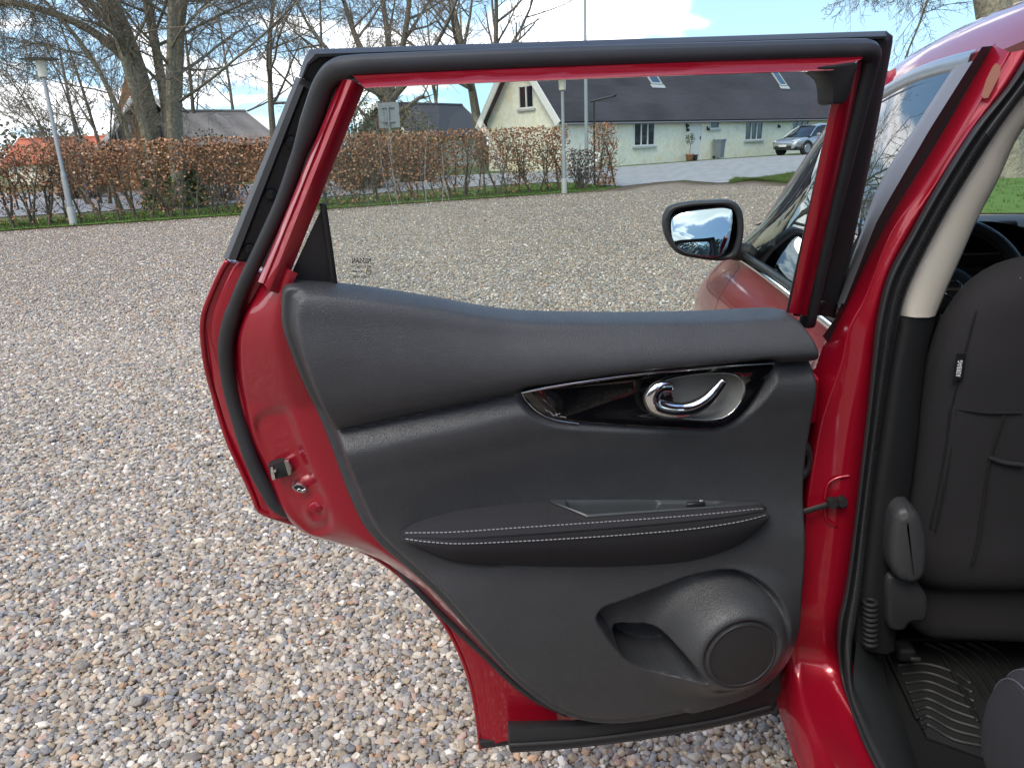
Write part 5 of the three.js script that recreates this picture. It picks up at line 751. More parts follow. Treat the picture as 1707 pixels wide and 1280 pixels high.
// ---------- body of the red car ----------
const paneClear = P(lin(0.82, 0.88, 0.85), 0.0, { transmission: 1, thickness: 0, ior: 1.5 });
const zp = (pts, z) => pts.map(p => p[3] === 'y' ? atY(p[0], p[1], p[2]) : p[3] === 'x' ? atX(p[0], p[1], p[2]) : atZ(p[0], p[1], p[2] ?? z));
const resV = (pts, n) => { const c = new THREE.CatmullRomCurve3(pts, false, 'centripetal'); return c.getSpacedPoints(n - 1); };
const loft = (lines, n = 60) => grid(lines.map(l => resV(l, n)));
// door pillar and sill, painted
const pL = [[1651, 73], [1607, 148], [1547, 250], [1482, 360], [1422, 470], [1388, 540], [1367, 592], [1352, 650], [1343, 720], [1338, 800], [1334, 880], [1328, 960], [1322, 1030], [1312, 1095, 0.44, 'y'], [1311, 1177, 0.36, 'y'], [1339, 1280, 0.30, 'y'], [1400, 1440, 0.28, 'y']];
const pM = [[1684, 88], [1640, 160], [1590, 245], [1540, 318], [1491, 380], [1440, 506], [1417, 547], [1405, 603], [1386, 656], [1370, 705], [1361, 752], [1350, 815], [1342, 880], [1336, 960], [1330, 1040], [1326, 1095, 0.45, 'y'], [1340, 1180, 0.385, 'y'], [1385, 1280, 0.34, 'y'], [1460, 1440, 0.33, 'y']];
const pR = [[1720, 80], [1679, 145], [1622, 215], [1557, 318], [1515, 393], [1480, 459], [1462, 530], [1454, 600], [1446, 680], [1437, 760], [1428, 840], [1418, 920], [1408, 985], [1397, 1036], [1400, 1110, 0.455, 'y'], [1415, 1161, 0.435, 'y'], [1435, 1217, 0.425, 'y'], [1466, 1280, 0.42, 'y'], [1545, 1440, 0.42, 'y']];
{
  const l = zp(pL, -1.30), m = zp(pM, -1.245), r = zp(pR, -1.235), l0 = l.map(p => p.clone().add(V(p.y > 1.0 ? 0.03 : -0.012, 0, -0.07)));
  const mid = (a, b, t, k) => { const A = resV(a, 60), B = resV(b, 60); return A.map((p, i) => p.clone().lerp(B[i], t).add(V(-k * 0.4, 0, k))); };
  const body = part('door_pillar', loft([l0, mid(l0, l, 0.7, -0.006), l, mid(l, m, 0.5, 0.008), mid(l, m, 0.9, 0.004), mid(m, r, 0.03, 0.002), mid(m, r, 0.12, -0.002), mid(m, r, 0.6, 0), r, r.map(p => p.clone().add(V(0.03, 0, -0.05)))], 90), paint, car); body.userData.label = 'glossy dark red door pillar and sill';
  { const q = [[1661, 105], [1669, 110], [1668, 124], [1655, 150], [1648, 163], [1640, 164], [1637, 158], [1645, 132], [1655, 112]].map(p => atZ(p[0], p[1], -1.2325)); const g = fromArrays(q.flatMap(p => [p.x, p.y, p.z]), [0, 1, 8, 1, 2, 8, 2, 7, 8, 2, 3, 7, 3, 6, 7, 3, 4, 6, 4, 5, 6]); part('worn_sticker', g, M(lin(0.34, 0.15, 0.11), 0.6, { side: THREE.DoubleSide }), body); }
  // hinge, rubber boot, check strap
  const hp = (x, y, z = -1.262) => atZ(x, y, z);
  part('hinge', mapGeo(new RoundedBoxGeometry(0.026, 0.085, 0.03, 3, 0.009), (x, y, z) => hp(1348, 664).add(V(x, y, z))), paint, body); part('hinge', mapGeo(new RoundedBoxGeometry(0.032, 0.03, 0.026, 3, 0.008), (x, y, z) => hp(1343, 640, -1.25).add(V(x, y, z))), paint, body);
  part('cable_boot', mapGeo(new THREE.TorusGeometry(0.02, 0.009, 8, 20).scale(0.6, 1.3, 1), (x, y, z) => hp(1337, 767, -1.25).add(V(x, y, z))), rubber, body);
  const s0 = hp(1332, 856, -1.215), s1 = hp(1388, 839, -1.23); part('check_strap', tube([s0, s0.clone().lerp(s1, 0.5), s1], 0.0055, 8, 0.6), M(lin(0.03, 0.03, 0.03), 0.5, { metalness: 0.3 }), body);
  for (const [x, y] of [[1388, 838], [1404, 836]]) { const c = hp(x, y, -1.222); part('bolt', mapGeo(new THREE.CylinderGeometry(0.008, 0.009, 0.014, 6).rotateX(Math.PI / 2), (a, b, q) => c.clone().add(V(a, b, q))), deepBlack, body); }
  part('strap_bracket', mapGeo(new RoundedBoxGeometry(0.032, 0.017, 0.012, 2, 0.004), (a, b, q) => hp(1395, 838, -1.228).add(V(a, b, q))), deepBlack, body);
  part('pressed_panel', tube(smooth([[1418, 793], [1396, 797], [1382, 806], [1377, 822], [1376, 850], [1380, 868], [1395, 877]].map(p => atZ(p[0], p[1], -1.236)), 6), 0.0022, 6), paint, body);
}
// rubber seal on the body flange
{
  const sR = [[1745, 120], [1707, 161], [1672, 208], [1613, 300], [1581, 353], [1536, 438], [1513, 490], [1500, 540], [1488, 600], [1478, 660], [1467, 734], [1456, 812], [1447, 890], [1440, 960], [1432, 1020], [1422, 1075], [1422, 1139, 0.46, 'y'], [1440, 1190, 0.445, 'y'], [1470, 1255, 0.44, 'y'], [1484, 1284, 0.44, 'y'], [1560, 1440, 0.44, 'y']];
  const a = zp(pR, -1.232), b = zp(sR, -1.235), A = resV(a, 150), B = resV(b, 150); const row = (t, k) => A.map((p, i) => p.clone().lerp(B[i], t).add(V(-0.3 * k, 0.15 * k, k)));
  part('body_seal', grid([row(0, -0.01), row(0.02, 0.012), row(0.12, 0.026), row(0.28, 0.024), row(0.36, 0.010), row(0.42, 0.008), row(0.48, 0.02), row(0.62, 0.026), row(0.85, 0.020), row(0.96, 0.006), row(1, -0.02)]), rubberSoft, car);
  const rib = []; for (let i = 12; i < 118; i++) for (let q = 0; q < 3; q++) { const t = i + q / 3, k = Math.floor(t), f = t - k; const P0 = (s, o) => { const p = A[k].clone().lerp(A[k + 1], f).lerp(B[k].clone().lerp(B[k + 1], f), s); return p.add(V(-0.3 * o, 0.15 * o, o)); }; rib.push(tube([P0(0.54, 0.0255), P0(0.72, 0.0265), P0(0.86, 0.0205)], 0.0011, 4)); }
  part('seal_ribs', merge(rib), rubber, car);
}
// inner pillar trims
{
  const cream = M(lin(0.70, 0.665, 0.59), 0.85, { bumpMap: weaveTex, bumpScale: 0.0004 });
  const cl = [[1745, 100], [1700, 158], [1660, 215], [1603, 303], [1571, 356], [1526, 441], [1509, 484], [1503, 526]], cr = [[1790, 90], [1745, 170], [1700, 225], [1665, 300], [1633, 360], [1602, 430], [1580, 480], [1561, 526]];
  const A = zp(cl, -1.25), B = zp(cr, -1.29), mk = (a, b, n) => { const X = resV(a, n), Y = resV(b, n); return [X.map(p => p.clone().add(V(0, 0, -0.03))), X, ...[0.3, 0.7, 0.93].map(t => X.map((p, i) => p.clone().lerp(Y[i], t).add(V(0, 0, 0.018 * Math.sin(Math.PI * Math.min(1, t * 1.0)))))), Y, Y.map(p => p.clone().add(V(0.005, 0, -0.09)))]; };
  part('pillar_trim', grid(mk(A, B, 40)), cream, car);
  const dl = [[1503, 528], [1490, 590], [1480, 650], [1468, 734], [1456, 812], [1447, 890], [1440, 960], [1432, 1030], [1428, 1075]], dr = [[1562, 528], [1546, 590], [1538, 650], [1530, 734], [1520, 812], [1508, 880], [1500, 960], [1496, 1030], [1492, 1085]];
  part('pillar_trim_lower', grid(mk(zp(dl, -1.25), zp(dr, -1.30), 40)), M(lin(0.012, 0.013, 0.015), 0.6), car);
  part('scuff_plate', loft([zp([[1428, 1070], [1424, 1138, 0.455, 'y'], [1442, 1188, 0.44, 'y'], [1486, 1284, 0.435, 'y'], [1570, 1440, 0.435, 'y']], -1.24), zp([[1448, 1078], [1452, 1130, 0.45, 'y'], [1475, 1180, 0.435, 'y'], [1514, 1280, 0.43, 'y'], [1590, 1440, 0.43, 'y']], -1.26), zp([[1470, 1090, 0.40, 'y'], [1476, 1130, 0.40, 'y'], [1497, 1180, 0.395, 'y'], [1531, 1280, 0.39, 'y'], [1600, 1440, 0.39, 'y']], -1.26), zp([[1472, 1095, 0.33, 'y'], [1480, 1140, 0.33, 'y'], [1501, 1190, 0.33, 'y'], [1536, 1290, 0.33, 'y'], [1604, 1440, 0.33, 'y']], -1.26)], 30), M(lin(0.022, 0.026, 0.028), 0.55, { map: mottle }), car);
  const bel = []; for (let k = 0; k < 9; k++) { const c = atZ(1451, 1004 + k * 8.4, -1.235); bel.push(new THREE.TorusGeometry(0.010, 0.0042, 6, 14).rotateX(Math.PI / 2).translate(c.x, c.y, c.z)); } part('belt_conduit', merge(bel), deepBlack, car);
}
// front door seen from outside: side skin, glass, strips, mirror
const railZ = [[1668, 74, 0.60], [1632, 88, 0.594], [1580, 101, 0.59], [1525, 121, 0.583], [1471, 152, 0.572], [1430, 178, 0.56], [1395, 203, 0.548], [1330, 295, 0.51], [1256, 405, 0.46], [1236, 440, 0.445]].map(p => atX(...p));
{
  const sec = [[0.10, 0.22], [0.035, 0.30], [0.012, 0.42], [0.0, 0.62], [-0.012, 0.80], [-0.006, 0.90], [0.02, 0.975], [0.055, 1.03], [0.065, 1.065]];
  const side = (z0, z1, n, f) => { const rows = []; for (let i = 0; i <= n; i++) { const z = mix(z0, z1, i / n), q = f(z); rows.push(resV(sec.map(s => V(0.30 + s[0] * 1 + q[0] + (s[1] > 0.9 ? q[2] * (s[1] - 0.9) / 0.165 : 0), s[1] * q[1], z)), 26)); } return rows; };
  const shape = z => { const t = clamp((-z - 1.28) / 2.2), nose = sstep(-2.75, -3.5, z); return [0.0 + 0.34 * nose * nose + 0.005 - 0.022 * Math.exp(-(((z + 2.7) / 0.42) ** 2)), 1 - 0.045 * t - 0.12 * sstep(-2.6, -3.5, z), 0.05 * sstep(-2.2, -3.2, z)]; };
  const fd = part('front_door', grid(side(-1.285, -2.36, 24, shape)), paint, car);
  const hinge2 = side(-1.285, -1.30, 1, shape)[0]; part('door_edge', grid([hinge2, hinge2.map(p => p.clone().add(V(0.06, 0, -0.03)))]), paint, fd);
  part('front_fender', grid(side(-2.365, -3.50, 30, shape)), paint, car);
  const belt = []; for (let i = 0; i <= 30; i++) { const z = mix(-1.285, -2.70, i / 30), q = shape(z); belt.push(V(0.368 + q[0] + q[2] * 1.0 * 0.9, 1.067 * q[1], z)); }
  const rail = resV(railZ.slice(1, 9), 31), X = [0, 0.15, 0.35, 0.6, 0.85, 1].map(t => belt.map((b, i) => { const r = rail[i]; return b.clone().lerp(r, t).add(V(-0.012 * Math.sin(Math.PI * t), 0, 0)); }));
  part('front_window', grid(X), P(lin(0.16, 0.18, 0.18), 0.0, { transmission: 1, thickness: 0, ior: 2.1 }), fd);
  part('belt_moulding', tube(belt.map(p => p.clone().add(V(-0.006, -0.004, 0))), 0.008, 8), chrome, fd);
  part('belt_rubber', tube(belt.map(p => p.clone().add(V(-0.003, 0.012, 0))), 0.007, 8), rubber, fd);
  const cr = railZ.slice(1, 9).map(p => p.clone().add(V(-0.008, -0.006, 0))); const C = resV(cr, 50);
  part('chrome_trim', grid([C.map(p => p.clone().add(V(0.004, 0.012, 0))), C.map(p => p.clone().add(V(-0.004, 0.006, 0))), C.map(p => p.clone().add(V(-0.008, -0.012, 0))), C.map(p => p.clone().add(V(-0.004, -0.024, 0)))]), brushed, fd);
  part('window_rubber', tube(C.map(p => p.clone().add(V(-0.006, -0.031, 0))), 0.007, 8), rubber, fd);
  const aR = [[1623, 101], [1551, 215], [1480, 337], [1460, 374], [1408, 506]], aL = [[1588, 116], [1524, 215], [1480, 281], [1456, 330], [1394, 508]];
  const byY = (a, z) => { const q = [...a].sort((u, v) => u[1] - v[1]); const o = []; for (let i = 0; i <= 24; i++) { const y = mix(q[0][1], q[q.length - 1][1], i / 24); o.push(atZ(interp(q.map(e => e[1]), q.map(e => e[0]), y), y, z)); } return o; }; const GA = byY(aR, -1.268), GB = byY(aL, -1.335); part('pillar_cover', grid([GA, GA.map((p, i) => p.clone().lerp(GB[i], 0.5).add(V(-0.004, 0, 0))), GB, GB.map(p => p.clone().add(V(0.012, 0, -0.003)))]), M(lin(0.17, 0.17, 0.19), 0.5), fd);
  const eR = zp(pL.slice(0, 7), -1.285).map(p => p.clone().add(V(0.008, 0, 0))), eA = zp([[1638, 78], [1623, 101], [1551, 215], [1480, 337], [1455, 385], [1408, 506], [1372, 560]], -1.27); part('rear_edge_seal', loft([eA, eA.map((p, i) => p.clone().lerp(eR[i], 0.5).add(V(0.01, 0, -0.012))), eR, eR.map(p => p.clone().add(V(0.02, 0, -0.06)))], 40), rubber, fd);
  // wing mirror
  const mz = -2.30, out = smooth([[1107, 362], [1116, 346], [1138, 339], [1180, 335], [1222, 336], [1236, 348], [1241, 375], [1238, 405], [1228, 428], [1208, 435], [1160, 431], [1131, 423], [1115, 405], [1107, 385]], 5, true).map(p => { const q = atZ(p[0], p[1], mz); return [q.x, q.y]; });
  const cx = out.reduce((s, p) => s + p[0], 0) / out.length, cy = out.reduce((s, p) => s + p[1], 0) / out.length; const ring = (k, z, dx = 0) => out.concat([out[0]]).map(p => V(cx + dx + (p[0] - cx) * k, cy + (p[1] - cy) * k, z));
  const mir = part('wing_mirror', grid([ring(0.84, mz - 0.012), ring(0.86, mz - 0.002), ring(0.95, mz + 0.002), ring(1, mz - 0.008), ring(1.02, mz - 0.03), ring(0.98, mz - 0.08, 0.006), ring(0.84, mz - 0.115, 0.012), ring(0.5, mz - 0.135, 0.016), ring(0.02, mz - 0.138, 0.016)]), rubberSoft, fd);
  const tilt = new THREE.Quaternion().setFromEuler(new THREE.Euler(-15 * RAD, -5 * RAD, 0)); const gl = smooth([[1122, 352], [1140, 345], [1165, 342], [1212, 342], [1221, 350], [1219, 385], [1208, 420], [1195, 429], [1150, 424], [1130, 415], [1121, 395]], 5, true).map(p => { const q = atZ(p[0], p[1], mz); return [q.x - cx, q.y - cy]; });
  const mg = prism(gl, 0, 0.004, 0.0008); part('mirror_glass', mapGeo(mg, (x, y, z) => V(x, y, z).applyQuaternion(tilt).add(V(cx, cy, mz - 0.006))), M(lin(0.40, 0.47, 0.52), 0.02, { metalness: 1 }), mir);
  const ma = atZ(1222, 419, mz - 0.05), mb = V(0.415, ma.y - 0.01, mz - 0.06); part('mirror_arm', tube([ma, ma.clone().lerp(mb, 0.5), mb], 0.026, 10, 0.9), rubber, mir);
  // windscreen pillar
  const ap = resV(railZ.slice(4), 30); part('windscreen_pillar', tube(ap.map(p => p.clone().add(V(0.03, 0.012, -0.015))), 0.036, 10, 0.7), paint, car);
}
// roof, bonnet, right side, tail: the rest of the shell
{
  const st = [[-2.22, 1.50, 0.55, 1.31], [-2.10, 1.545, 0.556, 1.36], [-1.93, 1.575, 0.565, 1.415], [-1.75, 1.592, 0.575, 1.45], [-1.58, 1.600, 0.585, 1.475], [-1.27, 1.606, 0.600, 1.507], [-0.9, 1.606, 0.605, 1.52], [-0.4, 1.595, 0.61, 1.505], [0.2, 1.56, 0.63, 1.45], [0.75, 1.47, 0.68, 1.36]];
  const half = ([z, yt, xr, yr]) => [V(xr - 0.004, yr, z), V(xr + 0.004, yr + 0.022, z), V(xr + 0.03, mix(yr, yt, 0.55), z), V(xr + 0.09, mix(yr, yt, 0.86), z), V(xr + 0.22, yt, z), V(0.98, yt + 0.016, z), V(1.2, yt + 0.02, z)];
  const full = s => { const h = half(s); return resV([...h, ...h.slice(0, -1).reverse().map(p => V(2.4 - p.x, p.y, p.z))], 61); };
  const roof = part('roof', grid(st.map(full)), paint, car);
  part('headliner', grid(st.map(s => full(s).map(p => p.clone().add(V(p.x < 1.2 ? 0.05 : -0.05, -0.055, 0))))), M(lin(0.45, 0.43, 0.39), 0.95), car);
  // inside edge above the door opening
  const rr = st.slice(4).map(s => V(s[2], s[3], s[0])), q0 = rr.map(p => p.clone().add(V(-0.004, 0.0, 0))); part('roof_rail', loft([q0, q0.map(p => p.clone().add(V(0.012, -0.03, 0))), q0.map(p => p.clone().add(V(0.05, -0.05, 0))), q0.map(p => p.clone().add(V(0.10, -0.03, 0)))], 40), paint, car);
  part('bonnet', grid([[-2.68, 1.02, 0.40], [-2.9, 1.0, 0.37], [-3.2, 0.95, 0.42], [-3.42, 0.88, 0.55], [-3.52, 0.78, 0.7], [-3.56, 0.5, 0.72], [-3.5, 0.25, 0.7]].map(([z, y, x]) => resV([V(x, y - 0.07, z), V(x + 0.06, y - 0.005, z), V(x + 0.2, y + 0.02, z), V(1.2, y + 0.035, z - 0.02), V(2.2 - x, y + 0.02, z), V(2.34 - x, y - 0.005, z), V(2.4 - x, y - 0.07, z)], 30))), paint, car);
  part('windscreen', grid([[-2.20, 1.49, 0.60], [-2.4, 1.37, 0.57], [-2.6, 1.2, 0.53], [-2.78, 1.03, 0.5]].map(([z, y, x]) => resV([V(x, y, z), V(0.85, y + 0.02, z - 0.05), V(1.2, y + 0.025, z - 0.07), V(1.55, y + 0.02, z - 0.05), V(2.4 - x, y, z)], 16))), paneClear, car);
  const rs = z => resV([V(2.0, 0.22, z), V(2.07, 0.34, z), V(2.10, 0.62, z), V(2.11, 0.8, z), V(2.09, 0.95, z), V(2.03, 1.05, z)], 14); const zs = []; for (let i = 0; i <= 20; i++) zs.push(mix(-3.45, 0.75, i / 20)); part('side_panel', grid(zs.map(rs)), paint, car);
  part('side_window', grid([[-2.55, 1.09], [-2.2, 1.33], [-1.8, 1.43], [-1.2, 1.49], [-0.4, 1.49], [0.2, 1.43], [0.5, 1.3]].map(([z, y]) => [V(2.03, 1.05, z), V(1.80, y, z)])), P(lin(0.35, 0.38, 0.38), 0, { transmission: 1, thickness: 0, ior: 1.5 }), car);
  for (const z of [-1.25, -0.2]) part('pillar', tube([V(2.03, 1.03, z), V(1.8, 1.5, z + 0.05)], 0.05, 8), deepBlack, car);
  // left rear quarter and tail, beside and behind the viewer
  const qs = (z, k) => resV([V(0.36 + k, 0.62, z), V(0.30 + k, 0.75, z), V(0.285 + k, 0.88, z), V(0.33 + k, 1.02, z), V(0.37 + k, 1.1, z)], 12); part('rear_quarter', grid([[-0.30, 0.02], [0.0, -0.01], [0.4, 0.0], [0.75, 0.06], [0.95, 0.3]].map(q => qs(...q))), paint, car);
  part('rear_pillar', grid([[V(0.37, 1.08, -0.24), V(0.4, 1.1, 0.8)], [V(0.5, 1.3, -0.3), V(0.55, 1.3, 0.8)], [V(0.61, 1.5, -0.42), V(0.68, 1.38, 0.75)]]), paint, car);
  part('tailgate', grid([[1.46, 0.75], [1.2, 0.9], [1.0, 0.97], [0.7, 1.0], [0.35, 0.98]].map(([y, z]) => resV([V(0.62, y, z - 0.05), V(1.2, y, z), V(1.78, y, z - 0.05)], 10))), paint, car);
  part('floor_pan', box(0.46, 2.05, 0.24, 0.315, -2.6, 0.9), deepBlack, car);
  part('firewall', box(0.46, 2.02, 0.30, 0.98, -2.75, -2.70), deepBlack, car);
  for (const [x, z] of [[0.40, -2.62], [2.0, -2.62], [0.40, 0.02], [2.0, 0.02]]) { const w = part('wheel', new THREE.CylinderGeometry(0.335, 0.335, 0.22, 36).rotateZ(Math.PI / 2).translate(x + (x < 1 ? 0.06 : -0.06), 0.335, z), rubber, car); part('rim', new THREE.CylinderGeometry(0.23, 0.24, 0.02, 24).rotateZ(Math.PI / 2).translate(x + (x < 1 ? -0.056 : 0.056), 0.335, z), brushed, w); }
  part('wheel_well', box(0.42, 0.62, 0.32, 0.78, -0.32, 0.4), deepBlack, car);
}
// front seat, dashboard, steering wheel, rear bench
{
  const rows = [[1712, 432, -1.30, 0.3], [1684, 441, -1.285, 0.7], [1655, 455, -1.28, 0.9], [1622, 480, -1.275, 1], [1597, 510, -1.275, 1], [1573, 550, -1.28, 1], [1556, 600, -1.285, 1], [1545, 650, -1.295, 1], [1536, 700, -1.305, 1], [1525, 760, -1.32, 1], [1513, 820, -1.335, 1], [1503, 870, -1.345, 1], [1500, 915, -1.35, 1], [1512, 950, -1.355, 0.9], [1535, 972, -1.36, 0.6]];
  const sec = ([px, py, z, dp]) => { const l = atZ(px, py, z), cx = 0.82, hw = cx - l.x, o = []; for (let k = 0; k < 44; k++) { const a = k / 44 * 6.2832, c = Math.cos(a), s = Math.sin(a); const X = -Math.sign(c) * Math.pow(Math.abs(c), 0.55), Z = Math.sign(s) * Math.pow(Math.abs(s), 0.7); o.push(V(cx + hw * X, l.y + 0.012 * (1 - X * X), z - 0.01 + 0.075 * dp * Z + 0.015 * (s > 0 ? -(1 - Math.abs(X)) * 0.8 : 0))); } return o; };
  const S = rows.map(sec), t0 = S[0].reduce((a, p) => a.add(p), V(0, 0, 0)).multiplyScalar(1 / 44), t1 = S[S.length - 1].reduce((a, p) => a.add(p), V(0, 0, 0)).multiplyScalar(1 / 44); S.unshift(S[0].map(() => t0.clone().add(V(0, 0.004, 0)))); S.push(S[S.length - 1].map(() => t1.clone()));
  const R = []; for (let k = 0; k < 44; k++) R.push(resV(S.map(s => s[k]), 70)); const T = []; for (let i = 0; i < 70; i++) T.push(R.map(r => r[i]));
  const seat = part('front_seat', grid(T, true), fabric, car); seat.userData.label = 'black cloth front seat seen from behind';
  const onSeat = (px, py, off = 0.003) => { // point on the seat's rear surface under a photo pixel
    let p = atZ(px, py, -1.22); for (let it = 0; it < 3; it++) { const h = T.map(r => r[0].y); let i = 1; while (i < h.length - 1 && h[i] > p.y) i++; const row = T[i]; let bz = p.z, bd = 9; for (let k = 0; k <= 22; k++) { const d = Math.abs(row[k].x - p.x); if (d < bd) { bd = d; bz = row[k].z; } } p = atZ(px, py, bz + off); } return p; };
  const seamM = M(lin(0.009, 0.009, 0.011), 1), line = (pts, r, m, nm) => part(nm, tube(smooth(pts.map(p => onSeat(p[0], p[1], 0.0015)), 5), r, 6), m, seat);
  line([[1580, 678], [1612, 684], [1650, 688], [1705, 688]], 0.0022, seamM, 'seam'); line([[1585, 680], [1578, 740], [1566, 810], [1552, 880]], 0.0022, seamM, 'seam'); line([[1595, 684], [1587, 745], [1574, 815], [1560, 885]], 0.0016, seamM, 'seam'); line([[1650, 470], [1628, 520], [1612, 580], [1588, 676]], 0.0018, seamM, 'seam');
  const th = M(lin(0.3, 0.3, 0.33), 0.9); line([[1672, 452], [1685, 462], [1692, 470]], 0.0010, th, 'stitching'); line([[1684, 448], [1695, 456], [1702, 464]], 0.0010, th, 'stitching');
  line([[1676, 690], [1662, 730], [1650, 770], [1640, 840], [1632, 900], [1622, 940]], 0.0025, seamM, 'pocket_seam'); line([[1650, 762], [1670, 770], [1707, 775]], 0.004, fabric, 'pocket_hem');
  { const p0 = onSeat(1604, 588), p1 = onSeat(1598, 632), cv = document.createElement('canvas'); cv.width = 64; cv.height = 256; const c = cv.getContext('2d'); c.fillStyle = '#0b0c0f'; c.fillRect(0, 0, 64, 256); c.save(); c.translate(32, 244); c.rotate(-Math.PI / 2); c.fillStyle = '#e8ecf2'; c.font = 'bold 44px sans-serif'; c.textBaseline = 'middle'; c.fillText('AIRBAG', 22, 0); c.restore(); c.fillRect(4, 4, 56, 5); const t = new THREE.CanvasTexture(cv); t.colorSpace = THREE.SRGBColorSpace;
    const b = p0.clone().sub(p1), off = V(-0.003, 0, 0.006), w = V(0.0075, 0, -0.001), q = [p0.clone().sub(w), p0.clone().add(w), p1.clone().add(w), p1.clone().sub(w)].map(p => p.add(off)); const g = fromArrays([...q, ...q.map(p => p.clone().add(V(0.001, 0, -0.003)))].flatMap(p => [p.x, p.y, p.z]), [0, 2, 1, 0, 3, 2, 4, 5, 6, 4, 6, 7, 0, 1, 5, 0, 5, 4, 1, 2, 6, 1, 6, 5, 2, 3, 7, 2, 7, 6, 3, 0, 4, 3, 4, 7], [0, 1, 1, 1, 1, 0, 0, 0, 0.1, 0.3, 0.1, 0.3, 0.1, 0.3, 0.1, 0.3]); part('airbag_tag', g, M(lin(1, 1, 1), 0.7, { map: t }), seat); }
  // recliner cover and seat rail
  const rp = (pts, z0, z1, bev, seg = 5) => mapGeo(prism(smooth(pts, 4, true).map(p => { const q = atZ(p[0], p[1], z1); return [q.x, q.y]; }), z0, z1, bev, seg), (x, y, z) => V(x, y, z), 60);
  const grey = M(lin(0.036, 0.038, 0.042), 0.5);
  const rc = part('recliner_cover', rp([[1488, 880], [1496, 858], [1512, 850], [1534, 858], [1549, 890], [1553, 930], [1546, 966], [1528, 978], [1502, 972], [1486, 945]], -1.33, -1.215, 0.022), grey, car);
  part('seat_rail', rp([[1482, 960], [1540, 985], [1550, 1010], [1545, 1036], [1520, 1040], [1510, 1052], [1484, 1050], [1478, 1000]], -1.36, -1.25, 0.008, 2), M(lin(0.022, 0.023, 0.026), 0.55), car);
  part('seat_cushion', box(0.56, 1.06, 0.42, 0.60, -1.88, -1.36, 0.06), fabric, car);
  const sb = part('rail_bolt_cover', mapGeo(new RoundedBoxGeometry(0.035, 0.03, 0.04, 2, 0.008), (x, y, z) => atY(1508, 1085, 0.36).add(V(x, y, z))), deepBlack, car); part('rail_clip', mapGeo(new RoundedBoxGeometry(0.02, 0.008, 0.008, 2, 0.003), (x, y, z) => atY(1520, 1092, 0.37).add(V(x, y + 0.006, z + 0.02))), grey, sb);
  // dashboard
  const dt = atZ(1690, 368, -2.42).y; const dash = part('dashboard', merge([crease(grid([[-2.78, dt - 0.03], [-2.6, dt + 0.0], [-2.44, dt], [-2.40, dt - 0.015], [-2.385, dt - 0.06], [-2.36, dt - 0.075], [-2.36, dt - 0.17], [-2.33, dt - 0.20], [-2.36, dt - 0.42]].map(([z, y]) => [V(0.46, y, z), V(1.2, y, z), V(1.96, y, z)])), 30)]), M(lin(0.05, 0.055, 0.062), 0.6), car);
  part('dash_strip', tube([V(0.5, dt - 0.083, -2.357), V(1.9, dt - 0.083, -2.357)], 0.004, 6), brushed, dash); for (let k = 0; k < 3; k++) part('vent_slat', box(0.98, 1.32, dt - 0.118 - k * 0.022, dt - 0.110 - k * 0.022, -2.362, -2.345, 0.002), deepBlack, dash); part('vent_knob', box(1.16, 1.20, dt - 0.135, dt - 0.123, -2.345, -2.335, 0.003), brushed, dash);
  const hood = atZ(1600, 430, -2.25); part('instrument_hood', mapGeo(new THREE.CylinderGeometry(0.19, 0.19, 0.24, 24, 1, true, -Math.PI / 2, Math.PI).rotateX(-Math.PI / 2).scale(1, 0.65, 1), (x, y, z) => V(hood.x + x + 0.02, hood.y + y - 0.02, hood.z + z - 0.06)), trimPlain, dash);
  part('instrument_back', box(hood.x - 0.17, hood.x + 0.21, hood.y - 0.16, hood.y + 0.08, -2.42, -2.40, 0.01), deepBlack, dash);
  // steering wheel
  const wc = atZ(1580, 487, -2.05), tq = new THREE.Quaternion().setFromEuler(new THREE.Euler(-0.38, 0, 0)), WT = (x, y, z) => V(x, y, z).applyQuaternion(tq).add(wc);
  const sw = part('steering_wheel', mapGeo(new THREE.TorusGeometry(0.178, 0.0165, 14, 64), WT, 60), M(lin(0.02, 0.022, 0.024), 0.38, { bumpMap: grainTex, bumpScale: 0.0004 }), car);
  part('hub', mapGeo(new THREE.SphereGeometry(0.068, 24, 14).scale(1, 0.95, 0.5), WT, 60), M(lin(0.028, 0.03, 0.032), 0.45), sw);
  part('spoke', mapGeo(merge([box(0.05, 0.165, -0.022, 0.022, -0.012, 0.012, 0.008), box(-0.165, -0.05, -0.022, 0.022, -0.012, 0.012, 0.008), box(-0.025, 0.025, -0.165, -0.05, -0.012, 0.012, 0.008)]), WT), M(lin(0.03, 0.032, 0.035), 0.4), sw);
  part('emblem', mapGeo(new THREE.TorusGeometry(0.021, 0.0028, 8, 28).translate(0, 0, 0.036), WT, 60), chrome, sw); part('emblem_bar', mapGeo(box(-0.024, 0.024, -0.004, 0.004, 0.034, 0.039, 0.0015), WT), chrome, sw);
  const stt = []; for (let k = 0; k < 26; k++) { const a = 0.15 + k * 0.05; stt.push(new THREE.SphereGeometry(0.0022, 6, 4).translate(Math.cos(a) * 0.163, Math.sin(a) * 0.163, 0.004)); } part('wheel_stitching', mapGeo(merge(stt), WT), M(lin(0.14, 0.14, 0.14), 0.8), sw);
  part('column', mapGeo(new THREE.CylinderGeometry(0.05, 0.06, 0.3, 16).rotateX(Math.PI / 2).translate(0, 0, -0.18), WT), trimPlain, sw);
  // rear bench corner
  const bc = atZ(1648, 1200, -0.70); const bench = part('rear_seat', mapGeo(new RoundedBoxGeometry(1.16, 0.17, 0.55, 6, 0.075), (x, y, z) => V(bc.x + 0.585 + x, bc.y - 0.03 + y - 0.0, -0.50 + z), 70), fabric, car); bench.userData.label = 'dark cloth corner of the rear bench';
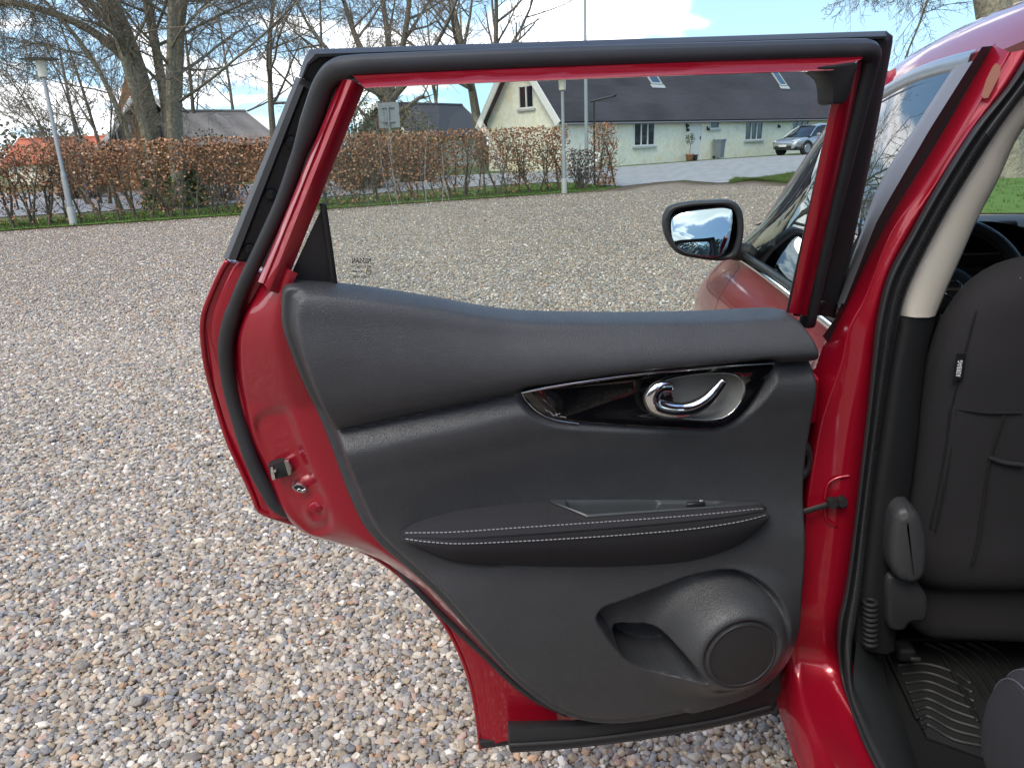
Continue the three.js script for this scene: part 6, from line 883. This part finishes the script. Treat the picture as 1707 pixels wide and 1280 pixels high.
  for (const o of [0.030, 0.043]) { const pts = [], r = Math.sqrt(0.075 ** 2 - (0.08 - o) ** 2) + 0.0005, yt = bc.y - 0.03 + 0.085 - 0.075, zf = -0.775 + 0.075; for (let k = -6; k <= 20; k++) { const t = Math.max(0, k) / 20 * Math.PI / 2; pts.push(V(bc.x + o, yt + r * Math.sin(t) + Math.min(0, k) * 0.012, zf - r * Math.cos(t))); } for (let k = 1; k < 10; k++) pts.push(V(bc.x + o, yt + r, zf + k * 0.03)); part('stitching', tube(pts, 0.0008, 5), M(lin(0.10, 0.10, 0.12), 0.9), bench); }
}
// ribbed floor mat, lying loose
{
  const y = 0.322, q = (px, py) => atY(px, py, y); const c = q(1600, 1140), mat = thing('floor_mat', 'black ribbed rubber mat on the footwell floor of the red car', 'floor mat', c), rm = M(lin(0.020, 0.021, 0.022), 0.55, { map: mottle });
  const o = [q(1478, 1068), q(1800, 1068), q(1830, 1250), q(1640, 1262), q(1545, 1228), q(1508, 1150)]; const g = prism(o.map(p => [p.x, -p.z]), 0.0, 0.008, 0.002); part('base', mapGeo(g, (x, yy, z) => V(x, y - 0.006 + z, -yy)), rm, mat);
  const rib = (pts, r = 0.0035) => part('rib', tube(smooth(pts.map(p => { const v = q(p[0], p[1]); v.y += 0.004; return v; }), 5), r, 6), rm, mat);
  for (let k = 0; k < 8; k++) { const y0 = 1112 + k * 15; rib([[1497 + k * 6.2, y0], [1546, y0 - 2 - k * 0.5], [1590, y0 + 12 + k], [1618 + k * 3, y0 + 30]]); }
  for (let k = 0; k < 5; k++) rib([[1540 + k * 24, 1074], [1575 + k * 23, 1090], [1612 + k * 20, 1122], [1650 + k * 16, 1176]]);
  rib([[1572, 1098], [1592, 1130], [1616, 1175], [1630, 1206]], 0.005); rib([[1500, 1070], [1600, 1067], [1707, 1068]], 0.005); rib([[1480, 1095], [1506, 1148], [1530, 1200]], 0.004);
}
scene.traverse(o => { if (o.isMesh) { o.castShadow = true; o.receiveShadow = true; } if (o.userData && o.userData.origin === undefined) delete o.userData.origin; });
renderer.render(scene, camera);
